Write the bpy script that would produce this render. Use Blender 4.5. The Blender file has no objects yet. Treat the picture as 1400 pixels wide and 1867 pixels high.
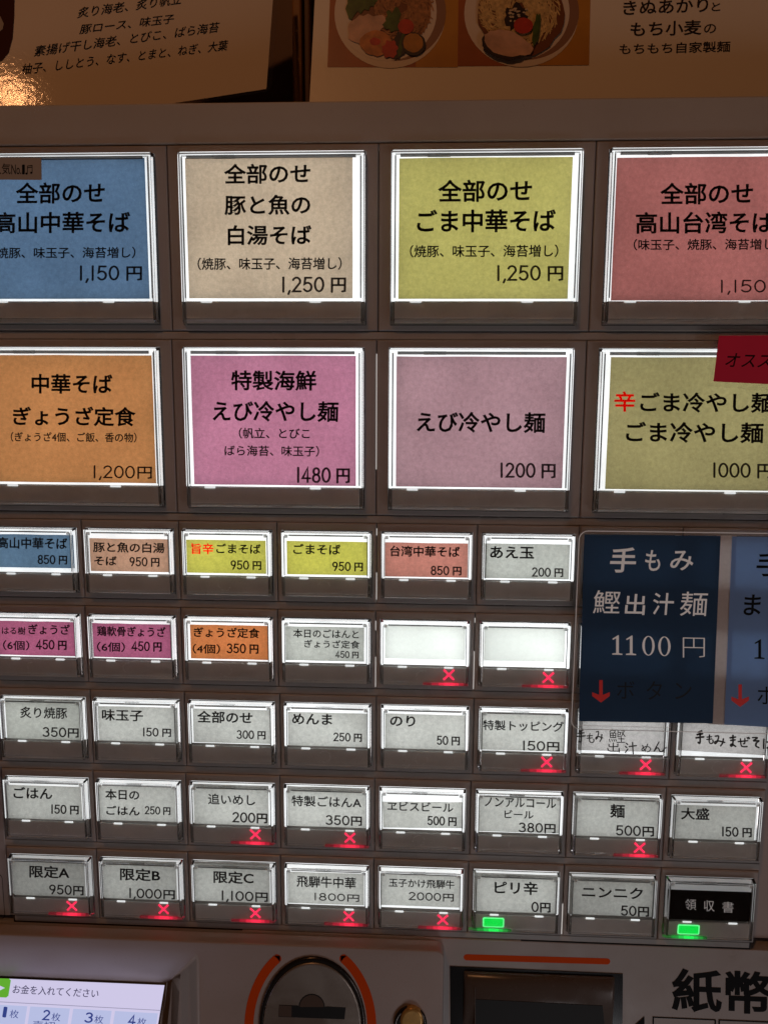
import bpy, bmesh, math, random
from mathutils import Vector, Matrix
random.seed(7)
SC = bpy.context.scene
COL = SC.collection
# ------------------------------------------------------------ scale and camera
S = 0.044          # one small button pitch in metres
Z0 = 1.55          # height of the top edge of the first button row above the floor
R = ((0.9986896335211581, -0.004803885345395911, 0.05095035410046617),
     (0.012429216224482276, 0.9885436713717709, -0.15042248626739102),
     (-0.04964403772276855, 0.15085865065155085, 0.9873080254116096))
CU, CV, CD = 0.47276557 + 4, 2.22858919, -8.08797118     # camera in panel units (right, down, into the panel)
F = 1505.418

def W(u, v, d=0.0):
    return Vector(((u - 4) * S, d * S, Z0 - v * S))

def ray(px, py):
    a, b, c = (px - 700) / F, (py - 933.5) / F, 1.0
    return (R[0][0]*a + R[1][0]*b + R[2][0]*c, R[0][1]*a + R[1][1]*b + R[2][1]*c, R[0][2]*a + R[1][2]*b + R[2][2]*c)

def inv(px, py, d=0.0):
    """point of the plane at depth d seen at a measured spot of the photograph, in panel units"""
    r = ray(px, py); s = (d - CD) / r[2]
    return CU + s * r[0], CV + s * r[1]

def inv_plane(px, py, p0, n):
    """the same for a tilted plane through p0 (u,v,d) with normal n"""
    r = ray(px, py); c = (CU, CV, CD)
    s = sum((p0[i] - c[i]) * n[i] for i in range(3)) / sum(r[i] * n[i] for i in range(3))
    return tuple(c[i] + s * r[i] for i in range(3))

cd = bpy.data.cameras.new('camera'); cam = bpy.data.objects.new('camera', cd); COL.objects.link(cam)
cd.sensor_fit = 'VERTICAL'; cd.sensor_height = 36; cd.sensor_width = 27
cd.lens = F / 1867 * 36; cd.clip_start = 0.005; cd.clip_end = 100
def wv(r): return Vector((r[0], r[2], -r[1]))
m = Matrix.Identity(4)
rx, ry, rz = wv(R[0]), -wv(R[1]), -wv(R[2])
for i in range(3):
    m[i][0], m[i][1], m[i][2] = rx[i], ry[i], rz[i]
m.translation = W(CU, CV, CD)
cam.matrix_world = m
SC.camera = cam

# ------------------------------------------------------------ light
SC.view_settings.view_transform = 'Standard'
SC.view_settings.look = 'None'
SC.view_settings.exposure = 0
SC.view_settings.gamma = 1
SC.render.engine = 'CYCLES'
SC.cycles.max_bounces = 14
SC.cycles.transmission_bounces = 12
SC.cycles.glossy_bounces = 6
SC.cycles.transparent_max_bounces = 12
SC.cycles.use_denoising = True
SC.cycles.blur_glossy = 0.3
world = bpy.data.worlds.new('World'); SC.world = world; world.use_nodes = True
bg = world.node_tree.nodes['Background']
bg.inputs[0].default_value = (1.0, 0.55, 0.36, 1); bg.inputs[1].default_value = 0.013

def area(name, loc, target, size, power, color, sy=None):
    l = bpy.data.lights.new(name, 'AREA'); l.energy = power; l.color = color; l.size = size
    if sy: l.shape = 'RECTANGLE'; l.size_y = sy
    o = bpy.data.objects.new(name, l); COL.objects.link(o); o.location = loc
    d = Vector(target) - Vector(loc); o.rotation_euler = d.to_track_quat('-Z', 'Y').to_euler()
    return o
area('ceiling_lamp', (-0.312, -0.774, 2.34), (0, 0, 1.55), 0.05, 1.40, (1.0, 0.43, 0.17))
area('bounce_fill', (0.20, -0.50, 0.62), (0.05, 0, 1.22), 0.16, 0.38, (0.97, 0.96, 1.0))  # added neutral fill, stands for light bounced back from the viewer
area('side_fill', (0.78, -0.70, 0.92), (0.04, 0, 1.25), 0.24, 0.68, (1.0, 0.91, 0.91))  # added neutral fill from the right for the middle rows

# ------------------------------------------------------------ materials
def mat(name, col=(0.5, 0.5, 0.5), rough=0.5, metal=0.0, emis=None, est=0.0, bump=0.0, bscale=900, var=0.0, vscale=60, trans=0.0, ior=1.45, spec=0.5):
    m = bpy.data.materials.new(name); m.use_nodes = True
    nt = m.node_tree; b = nt.nodes['Principled BSDF']
    b.inputs['Base Color'].default_value = (*col, 1); b.inputs['Roughness'].default_value = rough
    b.inputs['Metallic'].default_value = metal; b.inputs['IOR'].default_value = ior
    b.inputs['Specular IOR Level'].default_value = spec
    b.inputs['Transmission Weight'].default_value = trans
    if emis: b.inputs['Emission Color'].default_value = (*emis, 1); b.inputs['Emission Strength'].default_value = est
    geo = None
    if bump or var:
        geo = nt.nodes.new('ShaderNodeNewGeometry')
    if bump:
        n = nt.nodes.new('ShaderNodeTexNoise'); n.inputs['Scale'].default_value = bscale; n.inputs['Detail'].default_value = 3
        bp = nt.nodes.new('ShaderNodeBump'); bp.inputs['Strength'].default_value = bump; bp.inputs['Distance'].default_value = 0.0004
        nt.links.new(geo.outputs['Position'], n.inputs['Vector']); nt.links.new(n.outputs[0], bp.inputs['Height']); nt.links.new(bp.outputs[0], b.inputs['Normal'])
    if var:
        n = nt.nodes.new('ShaderNodeTexNoise'); n.inputs['Scale'].default_value = vscale; n.inputs['Detail'].default_value = 5
        r = nt.nodes.new('ShaderNodeValToRGB')
        r.color_ramp.elements[0].position = 0.3; r.color_ramp.elements[1].position = 0.7
        r.color_ramp.elements[0].color = (*[c * (1 - var) for c in col], 1); r.color_ramp.elements[1].color = (*[min(1, c * (1 + var)) for c in col], 1)
        nt.links.new(geo.outputs['Position'], n.inputs['Vector']); nt.links.new(n.outputs[0], r.inputs[0]); nt.links.new(r.outputs[0], b.inputs['Base Color'])
    return m

def wear(m, dust=0.10, smear=0.16, scale=1.0):
    nt = m.node_tree; b = nt.nodes['Principled BSDF']; g = nt.nodes.new('ShaderNodeNewGeometry')
    src = b.inputs['Base Color'].links[0].from_socket if b.inputs['Base Color'].links else None
    n = nt.nodes.new('ShaderNodeTexNoise'); n.inputs['Scale'].default_value = 900 * scale; n.inputs['Detail'].default_value = 2
    r = nt.nodes.new('ShaderNodeValToRGB'); r.color_ramp.elements[0].position = .66; r.color_ramp.elements[1].position = .72
    r.color_ramp.elements[0].color = (0, 0, 0, 1); r.color_ramp.elements[1].color = (dust * 2, dust * 2, dust * 2, 1)
    nt.links.new(g.outputs['Position'], n.inputs['Vector']); nt.links.new(n.outputs[0], r.inputs[0])
    mx = nt.nodes.new('ShaderNodeMixRGB'); mx.blend_type = 'MIX'; mx.inputs[2].default_value = (.30, .26, .22, 1)
    if src: nt.links.new(src, mx.inputs[1])
    else: mx.inputs[1].default_value = b.inputs['Base Color'].default_value
    nt.links.new(r.outputs[0], mx.inputs[0]); nt.links.new(mx.outputs[0], b.inputs['Base Color'])
    n2 = nt.nodes.new('ShaderNodeTexNoise'); n2.inputs['Scale'].default_value = 34 * scale; n2.inputs['Detail'].default_value = 5; n2.inputs['Distortion'].default_value = 1.2
    mr = nt.nodes.new('ShaderNodeMapRange'); mr.inputs[1].default_value = .3; mr.inputs[2].default_value = .7
    r0 = b.inputs['Roughness'].default_value; mr.inputs[3].default_value = max(.08, r0 - smear); mr.inputs[4].default_value = r0 + smear
    nt.links.new(g.outputs['Position'], n2.inputs['Vector']); nt.links.new(n2.outputs[0], mr.inputs[0]); nt.links.new(mr.outputs[0], b.inputs['Roughness'])

def paper(name, col, strength=1.0, fibre=0.105, diff=0.55):
    """translucent coloured paper, lit from behind by the lamp panel of its button"""
    m = bpy.data.materials.new(name); m.use_nodes = True; nt = m.node_tree
    for n in list(nt.nodes): nt.nodes.remove(n)
    out = nt.nodes.new('ShaderNodeOutputMaterial'); add = nt.nodes.new('ShaderNodeAddShader')
    tr = nt.nodes.new('ShaderNodeBsdfTranslucent'); df = nt.nodes.new('ShaderNodeBsdfDiffuse')
    geo = nt.nodes.new('ShaderNodeNewGeometry')
    n1 = nt.nodes.new('ShaderNodeTexNoise'); n1.inputs['Scale'].default_value = 1300; n1.inputs['Detail'].default_value = 4; n1.inputs['Roughness'].default_value = .7
    n2 = nt.nodes.new('ShaderNodeTexNoise'); n2.inputs['Scale'].default_value = 520; n2.inputs['Detail'].default_value = 3
    n3 = nt.nodes.new('ShaderNodeTexNoise'); n3.inputs['Scale'].default_value = 40; n3.inputs['Detail'].default_value = 2
    a = nt.nodes.new('ShaderNodeMath'); a.operation = 'ADD'; a2 = nt.nodes.new('ShaderNodeMath'); a2.operation = 'ADD'
    for n in (n1, n2, n3): nt.links.new(geo.outputs['Position'], n.inputs['Vector'])
    nt.links.new(n1.outputs[0], a.inputs[0]); nt.links.new(n2.outputs[0], a.inputs[1])
    hf = nt.nodes.new('ShaderNodeMath'); hf.operation = 'MULTIPLY_ADD'; hf.inputs[1].default_value = .4; hf.inputs[2].default_value = .3
    nt.links.new(n3.outputs[0], hf.inputs[0])
    nt.links.new(a.outputs[0], a2.inputs[0]); nt.links.new(hf.outputs[0], a2.inputs[1])
    mr = nt.nodes.new('ShaderNodeMapRange'); mr.inputs[1].default_value = 1.1; mr.inputs[2].default_value = 1.9
    mr.inputs[3].default_value = 1 - fibre * 1.8; mr.inputs[4].default_value = 1 + fibre * 1.8
    nt.links.new(a2.outputs[0], mr.inputs[0])
    for sh, k in ((tr, strength), (df, diff)):
        c = nt.nodes.new('ShaderNodeVectorMath'); c.operation = 'SCALE'; c.inputs[0].default_value = tuple(x * k for x in col)
        nt.links.new(mr.outputs[0], c.inputs['Scale']); nt.links.new(c.outputs[0], sh.inputs[0])
    nt.links.new(tr.outputs[0], add.inputs[0]); nt.links.new(df.outputs[0], add.inputs[1]); nt.links.new(add.outputs[0], out.inputs[0])
    return m

def emit(name, col, st, base=(0.8, 0.8, 0.8)):
    return mat(name, base, 0.4, emis=col, est=st)

M = {
 'housing': mat('light grey housing plastic', (0.47, 0.43, 0.42), 0.42, bump=0.12, bscale=2600, var=0.05, vscale=25),
 'housing_dark': mat('dark grey inner plate', (0.36, 0.34, 0.32), 0.5),
 'strip': mat('grey divider plastic', (0.52, 0.48, 0.46), 0.33, bump=0.10, bscale=2200, var=0.05, vscale=25),
 'band': mat('painted steel band', (0.56, 0.50, 0.45), 0.45, bump=0.15, bscale=1500, var=0.05, vscale=18),
 'console': mat('beige console plastic', (0.50, 0.42, 0.40), 0.42, bump=0.15, bscale=1800, var=0.05, vscale=18),
 'grey': mat('smoke grey label strip', (0.86, 0.83, 0.79), 0.35, bump=0.05, var=0.06, vscale=90),
 'clear': mat('clear acrylic', (1, 1, 1), 0.03, trans=1.0, ior=1.49),
 'frost': mat('frosted acrylic', (0.95, 0.97, 0.97), 0.25, trans=0.9, ior=1.3),
 'tab': emit('glowing clip plastic', (0.95, 1, 1), 0.75),  # emission stands for the lamp light caught in the clips
 'rail_c': mat('clear grey rail', (0.30, 0.30, 0.30), 0.3, trans=0.55),
 'rail': mat('inner grey rail', (0.16, 0.15, 0.14), 0.3),
 'ink': mat('black print', (0.008, 0.008, 0.009), 0.6, spec=.12),
 'arrow_red': mat('glowing red print', (0.85, 0.05, 0.045), 0.5, emis=(1, .04, .04), est=.05),  # faint emission added to brighten the arrows
 'red_ink': mat('red print', (0.42, 0.02, 0.012), 0.5),
 'black': mat('black gap', (0.006, 0.005, 0.005), 0.6),
 'gloss_black': mat('glossy black plastic', (0.012, 0.012, 0.014), 0.15),
 'x_red': emit('red indicator', (1.0, 0.030, 0.095), 1.35, (0.3, 0, 0)),
 'led_red': emit('red indicator lamp', (1.0, 0.01, 0.05), 60.0, (0.3, 0, 0)),
 'x_green': emit('green indicator', (0.0, 0.72, 0.06), 1.0, (0, 0.3, 0)),
 'x_green_rim': emit('green indicator rim', (0.15, 1.0, 0.30), 1.0, (0, 0.3, 0)),
 'led_green': emit('green indicator lamp', (0.0, 1.0, 0.12), 40.0, (0, 0.3, 0)),
 'leak': emit('lamp glow behind slit', (1, 1, 0.95), 0.5),
 'mark': mat('dried adhesive', (0.98, 0.97, 0.94), 0.8),
 'orange': mat('orange print line', (0.80, 0.085, 0.005), 0.6, spec=.1),
 'metal': mat('brushed coin plate', (0.42, 0.37, 0.33), 0.28, metal=0.55, bump=0.1, bscale=700),
 'dark_metal': mat('dark ring metal', (0.07, 0.06, 0.055), 0.25, metal=0.8),
 'brass': mat('amber button cap', (0.62, 0.36, 0.11), 0.3, metal=0.4, var=0.2, vscale=200),
 'hood': mat('smoked grey hood', (0.13, 0.095, 0.08), 0.16),
 'hood_face': mat('smoked grey plastic', (0.13, 0.105, 0.095), 0.24),
 'sign_ink': mat('unprinted backlit lettering', (0.85, 0.80, 0.79), 0.5, emis=(1, .93, .90), est=0.14),  # emission stands in for lamp light passing through the letters
 'dim_ink': mat('dark print on navy', (0.006, 0.012, 0.028), 0.5),
 'crimson': mat('crimson sticker paper', (0.95, 0.030, 0.10), 0.5, var=0.05, vscale=60),
 'sticker_grey': mat('silver grey label tape', (0.50, 0.44, 0.39), 0.4),
 'bezel_black': mat('black screen bezel', (0.008, 0.007, 0.008), 0.3),
 'screen': emit('lit screen lilac', (0.66, 0.62, 0.86), 0.92, (0.02, 0.02, 0.02)),
 'cell': emit('lit screen pale blue', (0.50, 0.55, 0.82), 0.92, (0.02, 0.02, 0.02)),
 'scr_blue': emit('screen blue digits', (0.03, 0.055, 0.26), 0.9, (0.01, 0.01, 0.02)),
 'scr_ink': emit('screen dark letters', (0.03, 0.025, 0.09), 0.8, (0.01, 0.01, 0.02)),
 'scr_green': emit('screen green', (0.12, 0.42, 0.03), 0.95, (0.01, 0.02, 0.0)),
 'scr_line': emit('screen rule', (0.35, 0.33, 0.5), 0.8, (0.01, 0.01, 0.02)),
}
for k_ in ('housing', 'strip', 'band', 'console', 'grey', 'metal', 'hood_face'): wear(M[k_])
PAPER = {
 'white': paper('white backlit paper', (0.435, 0.435, 0.41)),
 'white_dim': paper('greyish backlit paper', (0.385, 0.39, 0.36)),
 'blue': paper('blue backlit card', (0.090, 0.150, 0.235)),
 'blue2': paper('blue grey backlit card', (0.10, 0.165, 0.24)),
 'kraft': paper('tan backlit card', (0.385, 0.31, 0.23)),
 'kraft2': paper('peach backlit card', (0.42, 0.255, 0.175)),
 'yellow': paper('yellow backlit card', (0.345, 0.315, 0.105)),
 'lime': paper('lime yellow backlit card', (0.44, 0.42, 0.085)),
 'salmon': paper('salmon backlit card', (0.30, 0.11, 0.10)),
 'salmon2': paper('coral backlit card', (0.43, 0.19, 0.15)),
 'orange': paper('orange backlit card', (0.40, 0.19, 0.072)),
 'orange2': paper('deep orange backlit card', (0.46, 0.17, 0.06)),
 'pink': paper('pink backlit card', (0.36, 0.155, 0.225)),
 'magenta': paper('magenta backlit card', (0.37, 0.11, 0.195)),
 'mauve': paper('mauve backlit card', (0.30, 0.185, 0.205)),
 'khaki': paper('khaki backlit card', (0.27, 0.235, 0.11)),
 'blank': paper('thin white diffuser sheet', (0.62, 0.64, 0.61), fibre=0.03),
 'hand': paper('thin hand lettered paper', (0.44, 0.42, 0.41)),
}
M['navy'] = paper('navy printed paper', (0.045, 0.095, 0.19), .22, fibre=.01, diff=1.0)
M['steel_blue'] = paper('pale blue printed paper', (0.19, 0.32, 0.60), .42, fibre=.01, diff=1.2)
M['white_strip'] = paper('white paper backing', (0.60, 0.55, 0.54), .45, fibre=.03, diff=1.0)
M['stud'] = paper('clip plastic', (0.80, 0.82, 0.82), .9, fibre=.0)
M['lip'] = paper('satin clear lip', (0.60, 0.58, 0.56), .8, fibre=.04, diff=.5)
M['card_ink'] = paper('translucent black print', (0.055, 0.045, 0.045), .6, fibre=.0, diff=.2)
M['red_card'] = paper('red translucent print', (0.95, 0.045, 0.02), fibre=.02)
LAMP = {}
def lamp_mat(s):
    s = round(s, 2)
    if s not in LAMP:
        m = LAMP[s] = emit('lamp panel', (0.95, 0.99, 1.0), s, (0.9, 0.9, 0.9)); nt = m.node_tree
        g = nt.nodes.new('ShaderNodeNewGeometry'); n = nt.nodes.new('ShaderNodeTexNoise'); n.inputs['Scale'].default_value = 45; n.inputs['Detail'].default_value = 2
        r = nt.nodes.new('ShaderNodeMapRange'); r.inputs[1].default_value = .3; r.inputs[2].default_value = .7; r.inputs[3].default_value = s * .82; r.inputs[4].default_value = s * 1.08
        nt.links.new(g.outputs['Position'], n.inputs['Vector']); nt.links.new(n.outputs[0], r.inputs[0]); nt.links.new(r.outputs[0], nt.nodes['Principled BSDF'].inputs['Emission Strength'])
    return LAMP[s]

# ------------------------------------------------------------ building helpers
def link(name, me, parent=None, loc=None, mats=None):
    o = bpy.data.objects.new(name, me); COL.objects.link(o)
    if parent: o.parent = parent
    if loc is not None: o.location = loc
    return o

def mesh(name, verts, faces, m, smooth=False, mats=None, idx=None):
    me = bpy.data.meshes.new(name); me.from_pydata([tuple(v) for v in verts], [], faces); me.update()
    for mm in (mats or [m]): me.materials.append(mm)
    if idx:
        for p, i in zip(me.polygons, idx): p.material_index = i
    if smooth:
        for p in me.polygons: p.use_smooth = True
    return me

def L(u, v, d):                        # local panel units -> metres
    return (u * S, d * S, -v * S)

def box_geo(u0, u1, v0, v1, d0, d1, off=0):
    vs = [L(u, v, d) for d in (d0, d1) for v in (v0, v1) for u in (u0, u1)]
    fs = [(0, 2, 3, 1), (4, 5, 7, 6), (0, 1, 5, 4), (2, 6, 7, 3), (0, 4, 6, 2), (1, 3, 7, 5)]
    return vs, [tuple(i + off for i in f) for f in fs]

def fix(me, bevel=0.0, segs=1, angle=30):
    bm = bmesh.new(); bm.from_mesh(me)
    bmesh.ops.recalc_face_normals(bm, faces=bm.faces)
    if bevel:
        es = [e for e in bm.edges if len(e.link_faces) == 2 and e.calc_face_angle(0) > math.radians(angle)]
        bmesh.ops.bevel(bm, geom=es, offset=bevel, segments=segs, affect='EDGES', profile=0.5)
    bm.to_mesh(me); bm.free(); me.update()
    return me

def boxes(name, lst, m, bevel=0.0, segs=1):
    vs, fs = [], []
    for b in lst:
        v, f = box_geo(*b, off=len(vs)); vs += v; fs += f
    return fix(mesh(name, vs, fs, m), bevel, segs)

def ring_mesh(name, outer, inner, m, bevel=0.0):
    """closed frame: outer/inner = list of (u0,u1,v0,v1,d) loops running from the front to the back of each wall"""
    loops = []
    for (u0, u1, v0, v1, d) in outer + inner[::-1]:
        loops.append([L(u0, v0, d), L(u1, v0, d), L(u1, v1, d), L(u0, v1, d)])
    vs = [p for l in loops for p in l]; n = len(loops); fs = []
    for i in range(n):
        j = (i + 1) % n
        for k in range(4):
            l = (k + 1) % 4
            fs.append((i * 4 + k, i * 4 + l, j * 4 + l, j * 4 + k))
    return fix(mesh(name, vs, fs, m), bevel)

# ---- stroke glyphs (digits and the yen sign as drawn by a round pen)
def arc(cx, cy, rx, ry, a0, a1, n=12):
    return [(cx + rx * math.cos(math.radians(a0 + (a1 - a0) * i / n)), cy + ry * math.sin(math.radians(a0 + (a1 - a0) * i / n))) for i in range(n + 1)]
G = {
 '0': (0.60, [arc(.30, .5, .25, .46, 90, 450, 20)]),
 '1': (0.34, [[(.17, .02), (.17, .98)]]),
 '2': (0.60, [arc(.29, .72, .22, .25, 160, -25, 10) + [(.08, .04), (.54, .04)]]),
 '3': (0.60, [arc(.27, .73, .21, .23, 150, -80, 9) , arc(.27, .28, .25, .25, 80, -150, 10)]),
 '4': (0.62, [[(.40, .02), (.40, .97), (.05, .27), (.58, .27)]]),
 '5': (0.60, [[(.50, .96), (.14, .96), (.10, .54)] + arc(.28, .33, .24, .29, 125, -150, 11)]),
 '6': (0.60, [[(.44, .97), (.18, .62), (.08, .42)] + arc(.30, .30, .23, .27, 165, -195, 16)]),
 '7': (0.58, [[(.06, .96), (.52, .96), (.22, .02)]]),
 '8': (0.60, [arc(.30, .74, .19, .22, 90, 450, 16), arc(.30, .27, .23, .25, 90, 450, 16)]),
 '9': (0.60, [arc(.29, .70, .22, .26, 0, 360, 16), [(.51, .70), (.47, .42), (.26, .02)]]),
 ',': (0.26, [[(.14, .08), (.06, -.14)]]),
 ' ': (0.28, []),
 '　': (0.5, []),
 'Y': (1.02, [[(.12, .0), (.12, .90), (.90, .90), (.90, .06), (.74, .03)], [(.51, .88), (.51, .48)], [(.14, .46), (.88, .46)]]),
}
def ribbon(pts, w, vs, fs, y):
    n = len(pts); closed = (Vector(pts[0]) - Vector(pts[-1])).length < 1e-4
    off = len(vs); nr = []
    for i in range(n):
        a = Vector(pts[i - 1] if i else (pts[-2] if closed else pts[0])); b = Vector(pts[(i + 1)] if i < n - 1 else (pts[1] if closed else pts[-1])); p = Vector(pts[i])
        d1 = (p - a); d2 = (b - p)
        if d1.length < 1e-6: d1 = d2
        if d2.length < 1e-6: d2 = d1
        d1.normalize(); d2.normalize()
        t = d1 + d2
        if t.length < 1e-3: t = d1
        t.normalize(); nn = Vector((-t.y, t.x)); c = max(0.45, abs(nn.dot(Vector((-d1.y, d1.x)))))
        nr.append(nn / c)
        q, s = p + nn * w / 2 / c, p - nn * w / 2 / c
        vs += [(q.x, q.y, y), (s.x, s.y, y)]
    for i in range(n - 1):
        a = off + 2 * i; fs.append((a, a + 1, a + 3, a + 2))
    if not closed:
        for i, (p, q) in ((0, (pts[0], pts[1])), (n - 1, (pts[-1], pts[-2]))):
            p = Vector(p); d = (p - Vector(q)).normalized(); a0 = math.atan2(d.y, d.x)
            base = len(vs)
            for k in range(7):
                a = a0 + math.radians(-90 + 30 * k)
                vs.append((p.x + w / 2 * math.cos(a), p.y + w / 2 * math.sin(a), y))
            fs.append(tuple(range(base, base + 7)))

def stroke_text(s, asp, wt):
    """returns verts/faces in em units (x,y,layer); asp = em width / height on paper so the pen stays round"""
    vs, fs = [], []; x = 0; lay = 0
    for ch in s.replace('円', 'Y'):
        adv, st = G[ch]
        for p in st:
            ribbon([((x + a) * asp, b) for a, b in p], wt, vs, fs, lay); lay += 1
        x += adv + (0.08 if ch not in ', ' else 0)
    return vs, fs

_tcache = {}
def font_text(s, bold):
    key = (s, bold)
    if key in _tcache: return _tcache[key]
    c = bpy.data.curves.new('t', 'FONT'); c.body = s; c.size = 1.0; c.resolution_u = 3; c.bevel_depth = max(bold, 0.0); c.bevel_resolution = 1
    o = bpy.data.objects.new('t', c); COL.objects.link(o)
    bpy.context.view_layer.update()
    dg = bpy.context.evaluated_depsgraph_get()
    me = bpy.data.meshes.new_from_object(o.evaluated_get(dg))
    k = 1.0 / bold if bold > 0 else 0.0
    vs = [(v.co.x, v.co.y, v.co.z * k) for v in me.vertices]; fs = [tuple(p.vertices) for p in me.polygons]
    bpy.data.objects.remove(o); bpy.data.curves.remove(c); bpy.data.meshes.remove(me)
    _tcache[key] = (vs, fs)
    return vs, fs

HAND = {
 '手': [[(.7,.97),(.3,.86)], [(.18,.68),(.82,.76)], [(.05,.44),(.95,.53)], [(.52,.9),(.54,.3),(.5,.03),(.3,.1)]],
 'も': [[(.42,1),(.36,.3),(.45,.06),(.75,.02),(.92,.2),(.86,.42)], [(.1,.74),(.7,.8)], [(.08,.48),(.72,.55)]],
 'み': [[(.15,.86),(.5,.92),(.3,.3),(.12,.15),(.08,.35),(.4,.46),(.97,.32)], [(.86,.64),(.8,.25),(.62,0)]],
 '鰹': [[(.2,1),(.04,.8)],[(.15,.92),(.4,.92),(.33,.75)],[(.08,.72),(.08,.38),(.42,.38),(.42,.72),(.08,.72)],[(.25,.72),(.25,.38)],[(.08,.55),(.42,.55)],[(.02,.25),(.06,.06)],[(.17,.25),(.2,.1)],[(.3,.25),(.34,.1)],[(.42,.25),(.46,.12)],
        [(.75,.97),(.56,.95),(.55,.45),(.74,.46)],[(.6,.8),(.71,.8),(.71,.6),(.6,.6)],[(.78,.92),(.97,.92),(.78,.5)],[(.8,.8),(1,.5)],[(.6,.3),(.95,.3)],[(.77,.4),(.77,.05)],[(.5,.02),(1,.05)]],
 '出': [[(.5,1),(.48,.1)],[(.15,.85),(.15,.56),(.85,.62)],[(.85,.9),(.85,.6)],[(.06,.42),(.1,.08),(.95,.1)],[(.94,.42),(.97,.02)]],
 '汁': [[(.1,.9),(.22,.8)],[(.02,.62),(.14,.53)],[(.02,.1),(.24,.4)],[(.35,.62),(1,.72)],[(.66,1),(.72,0)]],
 'め': [[(.15,.8),(.28,.35),(.45,.1)],[(.62,.97),(.42,.3),(.15,.1),(.05,.33),(.35,.66),(.75,.66),(.94,.4),(.8,.12),(.6,.02)]],
 'ん': [[(.5,1),(.06,0),(.32,.45),(.48,.42),(.55,.1),(.74,.06),(1,.5)]],
 'ま': [[(.12,.78),(.88,.86)],[(.2,.56),(.82,.62)],[(.52,1),(.52,.2),(.3,.04),(.14,.15),(.35,.28),(.88,.06)]],
 'ぜ': [[(.02,.56),(.85,.68)],[(.22,.85),(.26,.15),(.45,.05),(.8,.08)],[(.6,.9),(.6,.38),(.48,.36)],[(.8,1),(.87,.86)],[(.93,1.03),(1,.9)]],
 'そ': [[(.2,.95),(.78,.98),(.16,.6),(.92,.7),(.55,.45),(.5,.15),(.82,.02)]],
 'ば': [[(.1,.92),(.08,.08)],[(.3,.68),(.95,.76)],[(.66,1),(.64,.2),(.46,.04),(.33,.18),(.55,.28),(.96,.06)]],
}
def smooth(p):
    if len(p) < 3: return p
    for _ in range(2):
        q = [p[0]]
        for a, b in zip(p[:-1], p[1:]): q += [(a[0] * .78 + b[0] * .22, a[1] * .78 + b[1] * .22), (a[0] * .22 + b[0] * .78, a[1] * .22 + b[1] * .78)]
        p = q + [p[-1]]
    return p
def hand_text(ch, asp, wt):
    vs, fs = [], []
    for i, p in enumerate(HAND[ch]): ribbon([(a * asp, b) for a, b in (smooth(p) if ch != '鰹' else p)], wt, vs, fs, i)
    return vs, fs
def is_price(s): return all(ch in '0123456789,円 ' for ch in s)

class Ink:
    """collects printed lines on one plane; P(px,py) turns a measured spot into a point of that plane"""
    def __init__(self, P, org, nrm):
        self.P, self.org, self.n = P, org, nrm; self.v, self.f = [], []
    def put(self, vs, fs, x0, x1, yc, h, slope=0.0, shear=0.0, xy=None, lift=0.00003):
        if not vs: return
        lim = xy
        ax = min(v[0] for v in vs); bx = max(v[0] for v in vs); ay = min(v[1] for v in vs); by = max(v[1] for v in vs)
        if lim: ay, by = lim
        # three corners of the line's box on its plane
        BL = self.P(x0, yc + h / 2 - slope * 0 ); BR = self.P(x1, yc + h / 2 + slope); TL = self.P(x0 + shear, yc - h / 2)
        o = len(self.v)
        for v in vs:
            a = (v[0] - ax) / max(1e-6, bx - ax); b = (v[1] - ay) / max(1e-6, by - ay)
            p = BL + (BR - BL) * a + (TL - BL) * b + self.n * (lift * (1 + v[2] * 0.35))
            self.v.append(p - self.org)
        self.f += [tuple(i + o for i in f) for f in fs]
    def line(self, s, x0, x1, yc, h, bold=0.014, wt=None, slope=None, shear=0.0):
        if slope is None: slope = level(self.P, x0, x1, yc)
        y = yc - slope / 2
        if wt is not None and wt < 0:
            vs, fs = hand_text(s, (x1 - x0) / h, -wt)
        elif is_price(s):
            tot = sum(G[c][0] + (0.08 if c not in ', ' else 0) for c in s.replace('円', 'Y'))
            asp = (x1 - x0) / (tot * h)
            vs, fs = stroke_text(s, asp, wt or 0.135)
        else:
            vs, fs = font_text(s, bold)
        self.put(vs, fs, x0, x1, y, h, slope, shear, xy=(-.04, 1.04) if is_price(s) else None)
    def build(self, name, m, parent):
        if not self.v: return None
        me = mesh(name, self.v, self.f, m)
        return link(name, me, parent)

def level(P, x0, x1, yc):
    """how far a level line of the panel drops in the photograph between x0 and x1"""
    u, v = inv(x0, yc, -0.055); u2, _ = inv(x1, yc, -0.055)
    # project (u2, v)
    a = (u2 - CU, v - CV, -0.055 - CD)
    c = [sum(R[i][j] * a[j] for j in range(3)) for i in range(3)]
    return 933.5 + F * c[1] / c[2] - yc

def tag(o, label=None, cat=None, group=None, kind=None):
    if label: o['label'] = label
    if cat: o['category'] = cat
    if group: o['group'] = group
    if kind: o['kind'] = kind
    return o

def empty(name, loc):
    o = bpy.data.objects.new(name, None); COL.objects.link(o); o.location = loc; o.empty_display_size = 0.01
    return o

# ------------------------------------------------------------ the machine
BH, SH, G1, G2 = 1.7044, 0.8107, 0.0874, 0.0906
TOP = {1: 0.0, 2: BH + G1, 3: 2 * (BH + G1)}
for r in range(4, 8): TOP[r] = TOP[3] + (r - 3) * (SH + G2)
DX = {1: 0, 2: -.0129, 3: -.0061, 4: -.0130, 5: -.0030, 6: -.0167, 7: -.0228}
HGT = {r: (BH if r < 3 else SH) for r in range(1, 8)}
PW = {r: (2 if r < 3 else 1) for r in range(1, 8)}

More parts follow.
